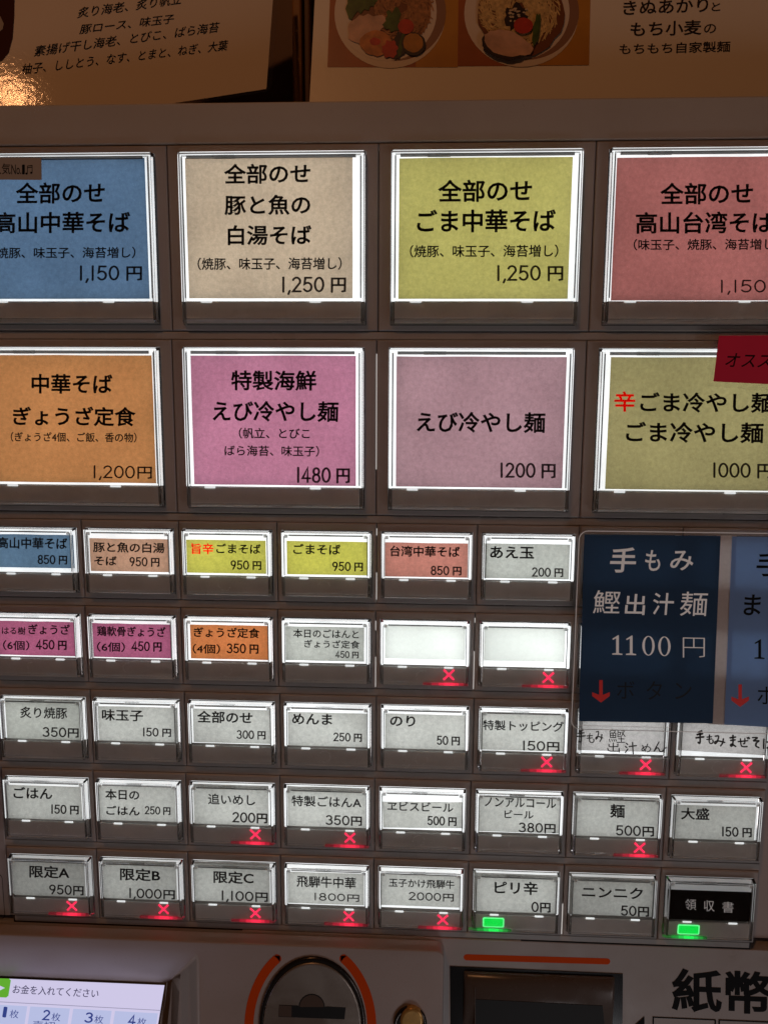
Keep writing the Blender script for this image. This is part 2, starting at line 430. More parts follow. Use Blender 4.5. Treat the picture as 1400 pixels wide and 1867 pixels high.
machine = empty('ticket_machine', W(4, 8.6, 0))
tag(machine, 'grey meal ticket vending machine with rows of backlit buttons and a lit touch screen', 'ticket machine')
MO = machine.location
def mpart(name, me, parent=None, loc=None):
    o = link(name, me, parent or machine)
    base = (W(4, 0, 0) if loc is None else loc)
    if parent is None: o.location = base - MO
    return o
# everything below in units relative to W(4,0,0): u-4
def mb(name, lst, m, bevel=0.0, segs=1):
    return mpart(name, boxes(name, [(a - 4, b - 4, c, d, e, f) for a, b, c, d, e, f in lst], m, bevel, segs))

back = mb('back_plate', [(-1.2, 9.2, -0.36, 12.0, 0.30, 0.36)], M['black'])
mb('top_band', [(-1.4, 9.6, -0.375, -0.012, 0.0, 0.30)], M['band'], 0.0006, 2)
mb('side_panel', [(-1.4, -0.03, -0.008, 8.015, 0.012, 0.28)], M['housing'], 0.0004)
mb('side_panel', [(8.005, 9.6, -0.008, 8.015, 0.10, 0.28)], M['console'], 0.0004)

# surrounds: one frame per button position
SMALL = dict(u0=.050, u1=.950, t=.080, b=.752, gt=.552, gb=.712)
BIG = dict(u0=.120, u1=1.880, t=.075, b=1.648, gt=1.436, gb=1.612)
def surround_mesh(w, h, B):
    g = 0.006; c = 0.010; e = 0.005
    return ring_mesh('button_surround',
        [(e + c, w - e - c, c, h - c, 0.0), (e, w - e, 0.0, h, c), (e, w - e, 0.0, h, 0.12)],
        [(B['u0'] - g, B['u1'] + g, B['t'] - g, B['b'] + g, 0.0), (B['u0'] - g, B['u1'] + g, B['t'] - g, B['b'] + g, 0.12)], M['housing'])
sur_s = surround_mesh(1, SH, SMALL); sur_b = surround_mesh(2, BH, BIG)
sur_blank = boxes('button_surround', [(0.005, 0.995, 0, SH, 0, 0.12)], M['housing'], 0.0004)
for r in range(1, 8):
    for k in range(0, 8, PW[r]):
        me = sur_b if r < 3 else sur_s
        o = mpart('button_surround', me, loc=W(k + DX[r], TOP[r]))
# strips between the rows
for r in range(1, 7):
    y0 = TOP[r] + HGT[r]; y1 = TOP[r + 1]
    x = (DX[r] + DX[r + 1]) / 2
    mb('row_divider', [(-0.02 + x, 8.0 + x, y0 + 0.012, y1 - 0.0045, 0.016, 0.2)], M['strip'], 0.0003, 2)
y0 = TOP[7] + SH
mb('base_strip', [(0.02, 7.94, y0 + 0.006, y0 + 0.072, 0.010, 0.2)], M['strip'], 0.0003, 2)
for g in ((0.014, 2.55, y0 + 0.0725, y0 + 0.082, 0.004, 0.05), (0.012, 0.0195, y0 + 0.01, y0 + 0.072, 0.004, 0.05),
          (5.55, 7.95, y0 + 0.0725, y0 + 0.080, 0.004, 0.05), (7.941, 7.947, y0 + 0.01, y0 + 0.072, 0.004, 0.05)):
    mb('base_groove', [g], M['black'])
# glowing strips stand in for lamp light leaking through the joints near the middle
for (r, k, a, b) in ((2, 4, .13, 1.25), (3, 4, .5, .78), (4, 4, .10, .20), (4, 4, .48, .80), (4, 5, .05, .10), (4, 5, .40, .80), (3, 4, .05, .12), (7, 6, .45, .8)):
    o = mpart('leak_strip', boxes('leak_strip', [(-.0032, .0032, a, b, 0.012, 0.02)], M['leak']), loc=W(k + DX[r], TOP[r]))

# ------------------------------------------------------------ the buttons
FR = -0.090   # front face of the clear cover
def cover_mesh(B, draft_b, wall):
    u0, u1, t, b = B['u0'], B['u1'], B['t'], B['b']
    f = 0.008
    outer = [(u0 + f + .008, u1 - f - .008, t + .008 + .006, b - draft_b - .008, FR),
             (u0 + f, u1 - f, t + .006, b - draft_b, FR + .008), (u0, u1, t, b, 0.0)]
    w = wall
    inner = [(u0 + w + f, u1 - w - f, t + w + .004, b - w - draft_b * .8, FR + .022), (u0 + w, u1 - w, t + w, b - w, 0.0)]
    me_v, me_f = [], []
    loops = [[L(a, c, d), L(b2, c, d), L(b2, e, d), L(a, e, d)] for (a, b2, c, e, d) in outer + inner[::-1]]
    for l in loops: me_v += l
    n = len(loops)
    for i in range(n - 1):
        for k in range(4):
            l = (k + 1) % 4; me_f.append((i * 4 + k, i * 4 + l, (i + 1) * 4 + l, (i + 1) * 4 + k))
    me_f.append((0, 1, 2, 3)); me_f.append(tuple((n - 1) * 4 + i for i in range(4)))
    return fix(mesh('cover', me_v, me_f, M['clear']))
def prep(B, big):
    d = {}
    u0, u1, t = B['u0'], B['u1'], B['t']; w = .030 if big else .024
    d['cover'] = cover_mesh(B, .026 if big else .018, w)
    gt, gb = B['gt'], B['gb']
    i0, i1 = u0 + w + .010, u1 - w - .010
    q_ = .014 if big else .006
    d['panel'] = (u0 + q_, u1 - q_, t + q_, gt - .004, 0.004, 0.02)
    d['grey'] = boxes('lower_panel', [(i0, i1, gt, gb, -.0525, -.046)], M['grey'], 0.0001)
    e = .030 if big else .015
    d['rail_t'] = boxes('top_rail', [(i0 + .045, i1 - .045, t + w + .004, t + w + .004 + e, -.066, -.056)], M['rail_c'], .0001)
    d['rail_s'] = [boxes('side_rail', [(x, x + (.013 if big else .008), t + w + .02, gt - .03, -.066, -.056)], M['rail_c']) for x in (i0 - .006, i1 - .007)]
    if big:
        tabs = [(u0 + (u1 - u0) * a, u0 + (u1 - u0) * b, t + w + .000, t + w + .037, -.069, -.052) for a, b in ((.19, .31),)]
    else:
        tabs = [(u0 + .34, u0 + .50, t + w + .003, t + w + .016, -.069, -.054)]
    d['tab_t'] = [boxes('clip_tab', [x], M['frost'], 0.0001) for x in tabs]
    d['rail_b'] = boxes('bottom_rail', [(i0 - .004, i1 + .004, gt - .003, gt + .004, -.058, -.050)], M['frost'], 0.0001)
    if big: sp = ((.105, .165), (.70, .76))
    else: sp = ((.20, .30), (.72, .82))
    L_ = u1 - u0
    d['tab_b'] = [boxes('clip_tab', [(u0 + L_ * a, u0 + L_ * b, gt - .008, gt + .010, -.0595, -.050)], M['tab'], 0.0001) for a, b in sp]
    if big:
        d['stud'] = []
    else:
        d['stud'] = [mesh('corner_stud', [L(x, t + w + .005, -.0685), L(x + .032, t + w + .005, -.0685), L(x + .032, t + w + .037, -.0685), L(x, t + w + .037, -.0685)], [(0, 1, 2, 3)], M['stud']) for x in (i0 + .004, i1 - .038)]
    d['lip'] = boxes('lower_lip', [(i0, i1, gb + .003, gb + .005, -.066, .0)], M['lip'])
    d['lip2'] = boxes('lower_lip', [(i0, i1, gb + .002, gb + .026, -.048, -.044)], M['grey'])
    d['backing'] = boxes('backing', [(u0 + .002, u1 - .002, gt - .002, B['b'] - .002, .006, .02)], M['housing_dark'])
    # small side notches
    return d
DS, DB = prep(SMALL, False), prep(BIG, True)
for D_ in (DS, DB): D_['lamp'] = {}

X_ME = {}
def x_mesh(big=False):
    vs, fs = [], []
    a = 0.052; w = .019
    ribs = [[(-a, -a), (a, a)], [(-a, a), (a, -a)]]
    for i, p in enumerate(ribs):
        (x0, y0), (x1, y1) = p; dx, dy = (x1 - x0), (y1 - y0); l = math.hypot(dx, dy); nx, ny = -dy / l * w / 2, dx / l * w / 2
        o = len(vs); d0 = -.0562 - i * .0006
        q = [(x0 + nx, y0 + ny), (x1 + nx, y1 + ny), (x1 - nx, y1 - ny), (x0 - nx, y0 - ny)]
        vs += [L(x, y, d0) for x, y in q] + [L(x, y, -.0535) for x, y in q]
        fs += [tuple(o + j for j in f) for f in ((0, 1, 2, 3), (0, 4, 5, 1), (1, 5, 6, 2), (2, 6, 7, 3), (3, 7, 4, 0))]
    return fix(mesh('status_light', vs, fs, M['x_red']))
XM = x_mesh()
def rrect(cx, cy, w, h, r, n=4):
    out = []
    for (sx, sy, a0) in ((1, 1, 0), (-1, 1, 90), (-1, -1, 180), (1, -1, 270)):
        for i in range(n + 1):
            a = math.radians(a0 + 90 * i / n)
            out.append((cx + sx * (w / 2 - r) + r * math.cos(a), cy + sy * (h / 2 - r) + r * math.sin(a)))
    return out
def slab(name, pts, d0, d1, m):
    n = len(pts); vs = [L(x, y, d0) for x, y in pts] + [L(x, y, d1) for x, y in pts]
    fs = [tuple(range(n)), tuple(range(2 * n - 1, n - 1, -1))] + [(i, (i + 1) % n, (i + 1) % n + n, i + n) for i in range(n)]
    return fix(mesh(name, vs, fs, m))
GRIM = slab('status_light_rim', rrect(0, 0, .226, .112, .018), -.0555, -.0535, M['x_green_rim'])
GCORE = slab('status_light', rrect(0, 0, .198, .086, .010), -.0566, -.0556, M['x_green'])
def bars(c, nm):  # graded glowing segments imitate the indicator's glow on the lower lip
    out = []
    for a, b, k in ((-.045, .055, 1.25), (-.10, -.046, .75), (.056, .10, .75), (-.17, -.101, .36), (.101, .15, .36), (-.26, -.171, .12), (.151, .19, .12)):
        out.append(boxes('lip_glow', [(a, b, .003, .024, -.0655, -.050)], emit(nm + ' painted lip glow', c, k, (.25, .2, .2))))
    return out
GLOWR = bars((1.0, .02, .07), 'red'); GLOWG = bars((.0, .75, .08), 'green')

def ring_mark(rnd, rad=.062, full=.75):
    vs, fs = [], []
    a0 = rnd.uniform(0, 360); n = int(26 * full)
    for i in range(n):
        if rnd.random() < .18: continue
        a = math.radians(a0 + 360 * full * i / n); rr = rad * rnd.uniform(.9, 1.08)
        cx, cy = rr * math.cos(a), rr * math.sin(a) * .95; s = rnd.uniform(.0055, .0105); o = len(vs)
        k = 6
        for j in range(k):
            b = 2 * math.pi * j / k; vs.append(L(cx + s * math.cos(b) * rnd.uniform(.6, 1.3), cy + s * math.sin(b) * rnd.uniform(.6, 1.3), -.0532))
        fs.append(tuple(range(o, o + k)))
    return mesh('adhesive_mark', vs, fs, M['mark'])

CARD_D = -.050
def card(parent, org, tl, br, key, rot=0.0):
    u0, v0 = inv(*tl, CARD_D); u1, v1 = inv(*br, CARD_D)
    cu, cv = (u0 + u1) / 2, (v0 + v1) / 2; c, s = math.cos(rot), math.sin(rot)
    rnd = random.Random(int(tl[0] * 7 + tl[1]))
    pts = []
    nx = 6
    j = lambda: rnd.uniform(-.0022, .0022)
    for i in range(nx): pts.append((u0 + (u1 - u0) * i / nx, v0 + j()))
    for i in range(3): pts.append((u1 + j() * .6, v0 + (v1 - v0) * i / 3))
    for i in range(nx): pts.append((u1 - (u1 - u0) * i / nx, v1 + j() * .5))
    for i in range(3): pts.append((u0 + j() * .6, v1 - (v1 - v0) * i / 3))
    pts = [(cu + (x - cu) * c - (y - cv) * s, cv + (x - cu) * s + (y - cv) * c) for x, y in pts]
    n = len(pts)
    vs = [W(x, y, CARD_D) - org for x, y in pts] + [W(x, y, CARD_D + .004) - org for x, y in pts]
    fs = [tuple(range(n)), tuple(range(2 * n - 1, n - 1, -1))] + [(i, (i + 1) % n, (i + 1) % n + n, i + n) for i in range(n)]
    # one-sided sheet: translucent paper needs no back face
    me = mesh('paper_card', vs[:n], [tuple(range(n))], PAPER[key])
    return link('paper_card', me, parent)

def button(r, k, label, lamp=1.15, cardspec=None, lines=(), xm=None, green=None, marks=()):
    big = r < 3; D = DB if big else DS; B = BIG if big else SMALL
    org = W(k + DX[r], TOP[r])
    e = empty('menu_button', org)
    tag(e, label, 'button', 'large backlit menu buttons in the upper two rows' if big else 'small backlit menu buttons in the lower five rows')
    link('cover', D['cover'], e)
    if lamp not in D['lamp']: D['lamp'][lamp] = boxes('lamp_panel', [D['panel']], lamp_mat(lamp))
    link('lamp_panel', D['lamp'][lamp], e)
    g = link('lower_panel', D['grey'], e)
    link('top_rail', D['rail_t'], e)
    for t in D['tab_t'] + D['tab_b']: link('clip_tab', t, e)
    for t in D['stud']: link('corner_stud', t, e)
    link('bottom_rail', D['rail_b'], e)
    link('lower_lip', D['lip2'], e)
    link('backing_plate', D['backing'], e)
    for t in D['rail_s']: link('side_rail', t, e)
    if cardspec:
        tl, br, key = cardspec[:3]; rot = cardspec[3] if len(cardspec) > 3 else 0
        c = card(e, org, tl, br, key, rot)
        dd = CARD_D
        P = lambda x, y: W(*inv(x, y, dd), dd)
        groups = {}
        for ln in lines:
            s, x0, x1, yc, h = ln[:5]; opt = dict(ln[5]) if len(ln) > 5 else {}
            if r >= 4 and is_price(s): yc -= 2.0 if r > 5 else 1.0
            col = opt.pop('m', 'card_ink')
            if col not in groups: groups[col] = Ink(P, org, Vector((0, -1, 0)))
            groups[col].line(s, x0, x1, yc, h, **opt)
        for col, ik in groups.items():
            o = ik.build('lettering', M[col], c)
            if o and col == 'red_card': o['label'] = 'red lettering'
    if xm:
        u, v = inv(*xm, -.0565)
        link('status_light', XM, g, loc=W(u, v) - org)
        [link('lip_glow', q, e, loc=L(W_u(u, k, r), B['gb'], 0)) for q in GLOWR]
    if green:
        u, v = inv(*green, -.0556)
        p = link('status_light', GRIM, g, loc=W(u, v) - org); link('status_light', GCORE, g, loc=W(u, v) - org)
        [link('lip_glow', q, e, loc=L(W_u(u, k, r), B['gb'], 0)) for q in GLOWG]
    for i, mk in enumerate(marks):
        u, v = inv(mk[0], mk[1], -.0532)
        rnd = random.Random(r * 10 + k + i)
        link('adhesive_mark', ring_mark(rnd, full=mk[2] if len(mk) > 2 else .75), g, loc=W(u, v) - org)
    return e
def W_u(u, k, r): return u - (k + DX[r])

TH = dict(bold=0.005)
MD = dict(bold=0.017)
BD = dict(bold=0.023)
DIM = dict(m='ink', bold=0.018)
SUB = '（焼豚、味玉子、海苔増し）'
wide = dict(wt=0.125)
# large buttons
button(1, 0, 'large button with blue card for full topping noodles at 1,150円, upper left corner', 1.0, ((-60, 291), (274, 545), 'blue'),
  [('全部のせ', 30, 192, 352, 39, BD), ('高山中華そば', -8, 238, 406, 39, BD), (SUB, -12, 248, 461, 21, MD), ('1,150 円', 147, 260, 498, 28)])
button(1, 2, 'large button with pale tan card, three big lines of black lettering, top row', 1.15, ((338, 289), (643, 544), 'kraft'),
  [('全部のせ', 409, 566, 317, 37, BD), ('豚と魚の', 410, 566, 374, 37, BD), ('白湯そば', 416, 568, 429, 37, BD), (SUB, 361, 623, 481, 23, MD), ('1,250 円', 515, 631, 519, 29)])
button(1, 4, 'large button with bright yellow card for sesame noodles at 1,250円, top row', 1.15, ((728, 289), (1034, 545), 'yellow'),
  [('全部のせ', 798, 969, 348, 41, BD), ('ごま中華そば', 760, 1012, 403, 42, BD), (SUB, 747, 1017, 458, 23, MD), ('1,250 円', 906, 1026, 498, 29)])
button(1, 6, 'large button with salmon pink card for spicy minced noodles, upper right corner', 1.05, ((1124, 288), (1452, 548), 'salmon'),
  [('全部のせ', 1202, 1371, 353, 40, BD), ('高山台湾そば', 1158, 1410, 406, 40, BD), ('（味玉子、焼豚、海苔増し）', 1154, 1418, 446, 21, MD), ('1,150円', 1313, 1432, 522, 24, wide)])
button(2, 0, 'large button with orange card for noodle and dumpling set at 1,200円, left edge', 1.0, ((-60, 647), (286, 881), 'orange'),
  [('中華そば', 59, 206, 700, 36, BD), ('ぎょうざ定食', 25, 248, 759, 36, BD), ('（ぎょうざ4個、ご飯、香の物）', 21, 250, 797, 18, MD), ('1,200円', 172, 278, 860.5, 24, wide)])
button(2, 2, 'large button with bright pink card for special seafood cold noodles, 1480円', 1.2, ((348, 648), (649, 886), 'pink'),
  [('特製海鮮', 422, 577, 694, 37, BD), ('えび冷やし麺', 388, 617, 750, 38, BD), ('（帆立、とびこ', 436, 565, 790, 20, MD), ('ばら海苔、味玉子）', 410, 582, 822, 20, MD), ('1480 円', 542, 638, 866, 29)])
button(2, 4, 'large button with dull mauve card carrying one line, shrimp cold noodles, 1200円', 1.2, ((723, 650), (1024, 890), 'mauve'),
  [('えび冷やし麺', 759, 993, 770, 38, BD), ('1200 円', 912, 1012, 857.5, 28)])
button(2, 6, 'large button with khaki card, one red character, partly under the crimson sticker', 1.05, ((1113, 651), (1436, 895), 'khaki'),
  [('辛', 1119, 1157, 732, 37, dict(m='red_card', bold=.020)), ('ごま冷やし麺', 1166, 1408, 734, 37, BD), ('ごま冷やし麺', 1140, 1390, 788.5, 38, BD), ('1000 円', 1299, 1406, 857.5, 28)])
sm = dict(wt=0.155)
HW = dict(wt=-.115)
HB = dict(wt=-.145)
# row 3
button(3, 0, 'small button with dusty blue card, the only small blue one', 1.0, ((-24, 973), (135, 1036), 'blue2'),
  [('高山中華そば', -3, 124, 990, 21, BD), ('850 円', 70, 124, 1020, 17, sm)])
button(3, 1, 'small button with peach card for pork and fish noodles, right of dusty blue card', 1.05, ((164, 981), (311, 1043), 'kraft2'),
  [('豚と魚の白湯', 171, 301, 998, 19, BD), ('そば', 173, 214, 1022, 17, BD), ('950 円', 237, 292, 1024, 17, sm)])
button(3, 2, 'small button with lime yellow card whose first two characters are red', 1.15, ((340, 983.5), (486, 1046), 'lime'),
  [('旨辛', 350, 390, 1000, 20, dict(m='red_card', bold=.020)), ('ごまそば', 395, 476, 1000, 18, BD), ('950 円', 421, 477, 1030, 17, sm)], marks=((410, 1066, .5),))
button(3, 3, 'small button with lime yellow card lettered entirely in black', 1.15, ((523, 986), (670, 1049), 'lime'),
  [('ごまそば', 535, 621, 1001, 19, BD), ('950 円', 606, 662, 1032.5, 17, sm)], marks=((591, 1070, .5),))
button(3, 4, 'small button with coral red card for spicy minced noodles, 850円', 1.15, ((702, 988.5), (852, 1053), 'salmon2'),
  [('台湾中華そば', 711, 838, 1005, 20, BD), ('850 円', 785, 841, 1040, 17, sm)])
button(3, 5, 'small button with grey card for extra noodle ball, directly left of navy sign top', 1.15, ((884, 990.5), (1036, 1056), 'white_dim'),
  [('あえ玉', 893, 973, 1007, 22, BD), ('200 円', 968, 1026, 1043, 17, sm)])
button(3, 6, 'upper of the two small cardless buttons hidden behind the navy sign', 0.9)
button(3, 7, 'upper of the two small cardless buttons hidden behind the pale blue sheet', 0.9)
# row 4
button(4, 0, 'small button with magenta card for six house dumplings, cut by left edge', 1.0, ((-14, 1131), (140, 1196), 'magenta'),
  [('はる樹', 5, 48, 1149.5, 14, MD), ('ぎょうざ', 53, 129, 1147, 19, BD), ('（6個）', 7, 55, 1176, 18, MD), ('450 円', 66, 123, 1176, 18, sm)], marks=((62, 1216, .3),))
button(4, 1, 'small button with magenta card for six chicken cartilage dumplings, second from left edge', 1.05, ((169, 1135.5), (315, 1200), 'magenta'),
  [('鶏軟骨ぎょうざ', 178, 303, 1151, 19, BD), ('（6個）', 178, 229, 1179, 18, MD), ('450 円', 240, 296, 1179, 18, sm)], marks=((237, 1218, .4),))
button(4, 2, 'small button with orange card for a four dumpling set', 1.15, ((347, 1138), (490, 1203), 'orange2'),
  [('ぎょうざ定食', 354, 474, 1153, 19, BD), ('（4個）', 352, 402, 1182.5, 18, MD), ('350 円', 414, 472, 1183, 18, sm)], marks=((412, 1222, .8),))
button(4, 3, 'small button with grey card in three small lines, between orange and blank buttons', 1.2, ((520.5, 1141), (664, 1206), 'white_dim'),
  [('本日のごはんと', 535, 654, 1155, 16, MD), ('ぎょうざ定食', 555, 656, 1174, 15, MD), ('450 円', 611, 654, 1194, 13, sm)])
button(4, 4, 'left one of the two blank white lit buttons with a red cross', 1.25, ((702, 1139), (847, 1203), 'blank'), xm=(818, 1230), marks=((770, 1232, .55),))
button(4, 5, 'right one of the two blank white lit buttons with a red cross', 1.25, ((883, 1142), (1028, 1207), 'blank'), xm=(999, 1235))
button(4, 6, 'lower of the two small cardless buttons hidden behind the navy sign', 0.9)
button(4, 7, 'lower of the two small cardless buttons hidden behind the pale blue sheet', 0.9)
# row 5
button(5, 0, 'small button with grey card for seared pork, left end of the third small row', 0.95, ((10, 1274), (152, 1349), 'white_dim'),
  [('炙り焼豚', 38, 124, 1299, 21, MD), ('350円', 79, 145, 1335.5, 18, sm)])
button(5, 1, 'small button with white card for seasoned egg, bold lettering, 150円', 1.05, ((179, 1286.5), (324, 1353), 'white'),
  [('味玉子', 187, 262, 1303.5, 21, dict(bold=.020)), ('150 円', 262, 313, 1335.5, 16, sm)])
button(5, 2, 'small button with white card for all toppings at 300円', 1.1, ((352, 1291), (495, 1356), 'white'),
  [('全部のせ', 360, 461, 1307, 22, BD), ('300 円', 432, 485, 1340, 16, sm)])
button(5, 3, 'small button with white card for bamboo shoots, 250円, worn ring on its lower strip', 1.15, ((525, 1297), (669, 1362), 'white'),
  [('めんま', 533, 606, 1310.5, 20, BD), ('250 円', 607, 660, 1344.5, 16, sm)], marks=((592, 1379, .8),))
button(5, 4, 'small button with white card for seaweed at 50円, below the left blank button', 1.2, ((702, 1300), (847, 1367), 'white'),
  [('のり', 711, 757, 1314, 20, BD), ('50 円', 796, 838, 1350.5, 17, sm)], marks=((768, 1383, .8), (738, 1388, .2)))
button(5, 5, 'small button with white card for special topping, red cross, left of hand lettered cards', 1.15, ((877, 1297), (1027, 1370), 'white'),
  [('特製トッピング', 880, 1027, 1323, 19, MD), ('150円', 953, 1019, 1360.5, 18, sm)], xm=(996, 1389))
button(5, 6, 'small button with hand lettered card in two rows of writing under the navy sign', 1.0, ((1056, 1296), (1211, 1371), 'hand'),
  [('手', 1050, 1067, 1341, 24, HW), ('も', 1068, 1083, 1345, 18, HW), ('み', 1084, 1099, 1342, 20, HW), ('鰹', 1109, 1139, 1341, 25, dict(wt=-.072)), ('出', 1106, 1129, 1362, 18, HW), ('汁', 1138, 1160, 1363, 23, HW), ('め', 1168, 1186, 1363, 16, HW), ('ん', 1190, 1213, 1361, 20, HW)], xm=(1176, 1394))
button(5, 7, 'small button with tilted hand lettered card in one row of writing, right edge', 0.85, ((1240, 1300), (1394, 1374), 'hand', 0.035),
  [('手', 1266, 1283, 1343, 26, HB), ('も', 1286, 1300, 1347, 18, HB), ('み', 1300, 1321, 1350, 21, HB), ('ま', 1328, 1341, 1350, 23, HB), ('ぜ', 1343, 1366, 1352, 20, HB), ('そ', 1369, 1384, 1353, 21, HB), ('ば', 1389, 1412, 1355, 22, HB)], xm=(1359, 1399), marks=((1308, 1398, .85),))
# row 6
button(6, 0, 'small button with white card for plain rice, left end of the fourth small row', 0.85, ((12, 1430), (152, 1495), 'white'),
  [('ごはん', 26, 97, 1445, 21, BD), ('150 円', 95, 145, 1477, 17, sm)], marks=((79, 1511, .8),))
button(6, 1, 'small button with white card for rice of the day at 250円, no light lit', 0.9, ((181, 1431), (322, 1498), 'white'),
  [('本日の', 193, 255, 1448, 19, BD), ('ごはん', 195, 256, 1477, 17, BD), ('250 円', 264, 312, 1479, 15, sm)])
button(6, 2, 'small button with white card for extra rice at 200円, red cross lit', 0.95, ((353, 1429), (491, 1505), 'white'),
  [('追いめし', 380, 466, 1457, 20, MD), ('200円', 423, 488, 1492, 19, sm)], xm=(466, 1521), marks=((418, 1522, .3),))
button(6, 3, 'small button with white card for special rice A at 350円, red cross lit', 1.05, ((524, 1433), (666, 1509), 'white'),
  [('特製ごはんA', 532, 659, 1461, 20, MD), ('350円', 594, 660, 1497, 18, sm)], xm=(638, 1527))
button(6, 4, 'small button with slightly tilted white card for bottled beer, 500円', 1.1, ((698, 1459), (843, 1511), 'white', -0.025),
  [('ヱビスビール', 706, 826, 1470, 17, MD), ('500 円', 779, 832, 1498, 17, sm)], marks=((763, 1532, .85),))
button(6, 5, 'small button with white card for alcohol-free beer, three lines, 380円', 1.05, ((873, 1447), (1019, 1519), 'white'),
  [('ノンアルコール', 883, 1013, 1463, 17, MD), ('ビール', 919, 972, 1484, 15, MD), ('380円', 945, 1012, 1510.5, 18, sm)], marks=((938, 1539, .4),))
button(6, 6, 'small button with white card bearing a single large noodle character, red cross lit', 0.8, ((1048, 1451), (1197, 1527), 'white'),
  [('麺', 1111, 1138, 1478, 25, BD), ('500円', 1122, 1191, 1516, 19, sm)], xm=(1165, 1545))
button(6, 7, 'small button with dim card for large portion in heavy bold characters, right edge', 0.62, ((1230, 1466), (1373, 1532), 'white'),
  [('大盛', 1240, 1292, 1483, 22, dict(bold=.022)), ('150 円', 1315, 1369, 1518, 18, sm)], marks=((1297, 1549, .7),))
# row 7
button(7, 0, 'small button with white card for limited item A, red cross, bottom left corner', 0.42, ((23, 1565), (158, 1635), 'white'),
  [('限定A', 55, 128, 1589, 23, BD), ('950円', 91, 154, 1623.5, 18, sm)], xm=(132, 1651))
button(7, 1, 'small button with white card for limited item B, red cross lit', 0.62, ((188, 1567), (324, 1641), 'white'),
  [('限定B', 220, 293, 1594, 23, BD), ('1,000円', 237, 320, 1630.5, 18, sm)], xm=(299, 1657))
button(7, 2, 'small button with white card for limited item C, red cross lit', 0.72, ((355, 1570), (493, 1646), 'white'),
  [('限定C', 390, 463, 1599, 23, BD), ('1,100円', 405, 489, 1635, 18, sm)], xm=(466, 1664))
button(7, 3, 'small button with white card for beef noodles at 1800円, bottom row, red cross', 0.95, ((525, 1588), (664, 1650), 'white'),
  [('飛騨牛中華', 541, 649, 1607.5, 21, MD), ('1800円', 574, 655, 1637, 14, sm)], xm=(636, 1670))
button(7, 4, 'small button with white card for beef and raw egg at 2000円, bottom row', 0.95, ((694, 1590), (838, 1654), 'white'),
  [('玉子かけ飛騨牛', 709, 828, 1610, 16, MD), ('2000円', 744, 827, 1636, 15, sm)], xm=(807, 1676))
button(7, 5, 'small button with white card for mild spice at 0円, green light lit', 0.85, ((865, 1591), (1014, 1665), 'white'),
  [('ピリ辛', 901, 980, 1618, 24, BD), ('0円', 968, 1003, 1655, 19, sm)], green=(899, 1681))
button(7, 6, 'small button with dim card for garlic at 50円, between the two green-lit buttons', 0.48, ((1040, 1598), (1190, 1671), 'white'),
  [('ニンニク', 1060, 1171, 1626.5, 21, BD), ('50円', 1131, 1182, 1662, 19, sm)], green=None)
b77 = button(7, 7, 'small button with black receipt card in pale lettering, green light, lower right corner', 0.20)
org = b77.location
def quad_px(name, pts, d, m, parent, org, thick=0.004):
    q = [inv(x, y, d) for x, y in pts]
    n = len(q)
    vs = [W(u, v, d) - org for u, v in q] + [W(u, v, d + thick) - org for u, v in q]
    fs = [tuple(range(n)), tuple(range(2 * n - 1, n - 1, -1))] + [(i, (i + 1) % n, (i + 1) % n + n, i + n) for i in range(n)]
    return link(name, fix(mesh(name, vs, fs, m)), parent)
c = quad_px('paper_card', [(1219.5, 1621), (1370, 1626), (1367, 1679.5), (1217.5, 1674.5)], CARD_D, M['gloss_black'], b77, org)
ik = Ink(lambda x, y: W(*inv(x, y, CARD_D), CARD_D), org, Vector((0, -1, 0)))
for s, a, b, y in (('領', 1248, 1268, 1648), ('収', 1282, 1301, 1650.5), ('書', 1315.5, 1336, 1653)): ik.line(s, a, b, y, 20, bold=-0.006)
ik.build('lettering', M['sign_ink'], c)
u, v = inv(1254, 1694, -.0556)
for me in (GRIM, GCORE): link('status_light', me, b77, loc=W(u, v) - org)
[link('lip_glow', q, b77, loc=L(W_u(u, 7, 7), SMALL['gb'], 0)) for q in GLOWG]

def flat_px(name, pts, d, m, parent, org):
    q = [inv(x, y, d) for x, y in pts]
    return link(name, mesh(name, [W(u, v, d) - org for u, v in q], [tuple(range(len(q)))], m), parent)
# ------------------------------------------------------------ stickers and the laminated sign
def sheet_thing(name, pts, d, m, label, cat, thick=0.006):
    q = [inv(x, y, d) for x, y in pts]; org = W(sum(a for a, b in q) / len(q), max(b for a, b in q), d)
    e = empty(name, org); tag(e, label, cat)
    o = quad_px('sheet', pts, d, m, e, org, thick)
    return e, org, o
# grey label upper left
e, org, sh = sheet_thing('popularity_sticker', [(-46, 286), (76, 287.5), (76.5, 328), (-46, 327)], -.097, M['sticker_grey'], 'grey label tape reading 人気No.1 with music notes on the blue card button', 'sticker', .004)
ik = Ink(lambda x, y: W(*inv(x, y, -.097), -.097), org, Vector((0, -1, 0)))
ik.line('人気', -13, 20, 308, 20, bold=.004); ik.line('No', 21.5, 37, 309, 18, bold=.006); ik.line('.', 37.5, 39.5, 316, 3, bold=.006); ik.line('1', 41, 46, 309, 18, wt=.13)
nv_, nf_ = [], []
ribbon([(.22, .1), (.22, .92), (.86, 1.0), (.86, .2)], .09, nv_, nf_, 0); ribbon([(.22, .74), (.86, .82)], .09, nv_, nf_, 1)
for cx_, cy_ in ((.1, .1), (.74, .2)):
    o_ = len(nv_); nv_ += [(cx_ + .16 * math.cos(t_), cy_ + .12 * math.sin(t_), 2) for t_ in [i_ * math.pi / 6 for i_ in range(12)]]; nf_.append(tuple(range(o_, o_ + 12)))
ik.put(nv_, nf_, 47, 60, 309.5, 18, 0.3)
ik.build('lettering', M['ink'], sh)
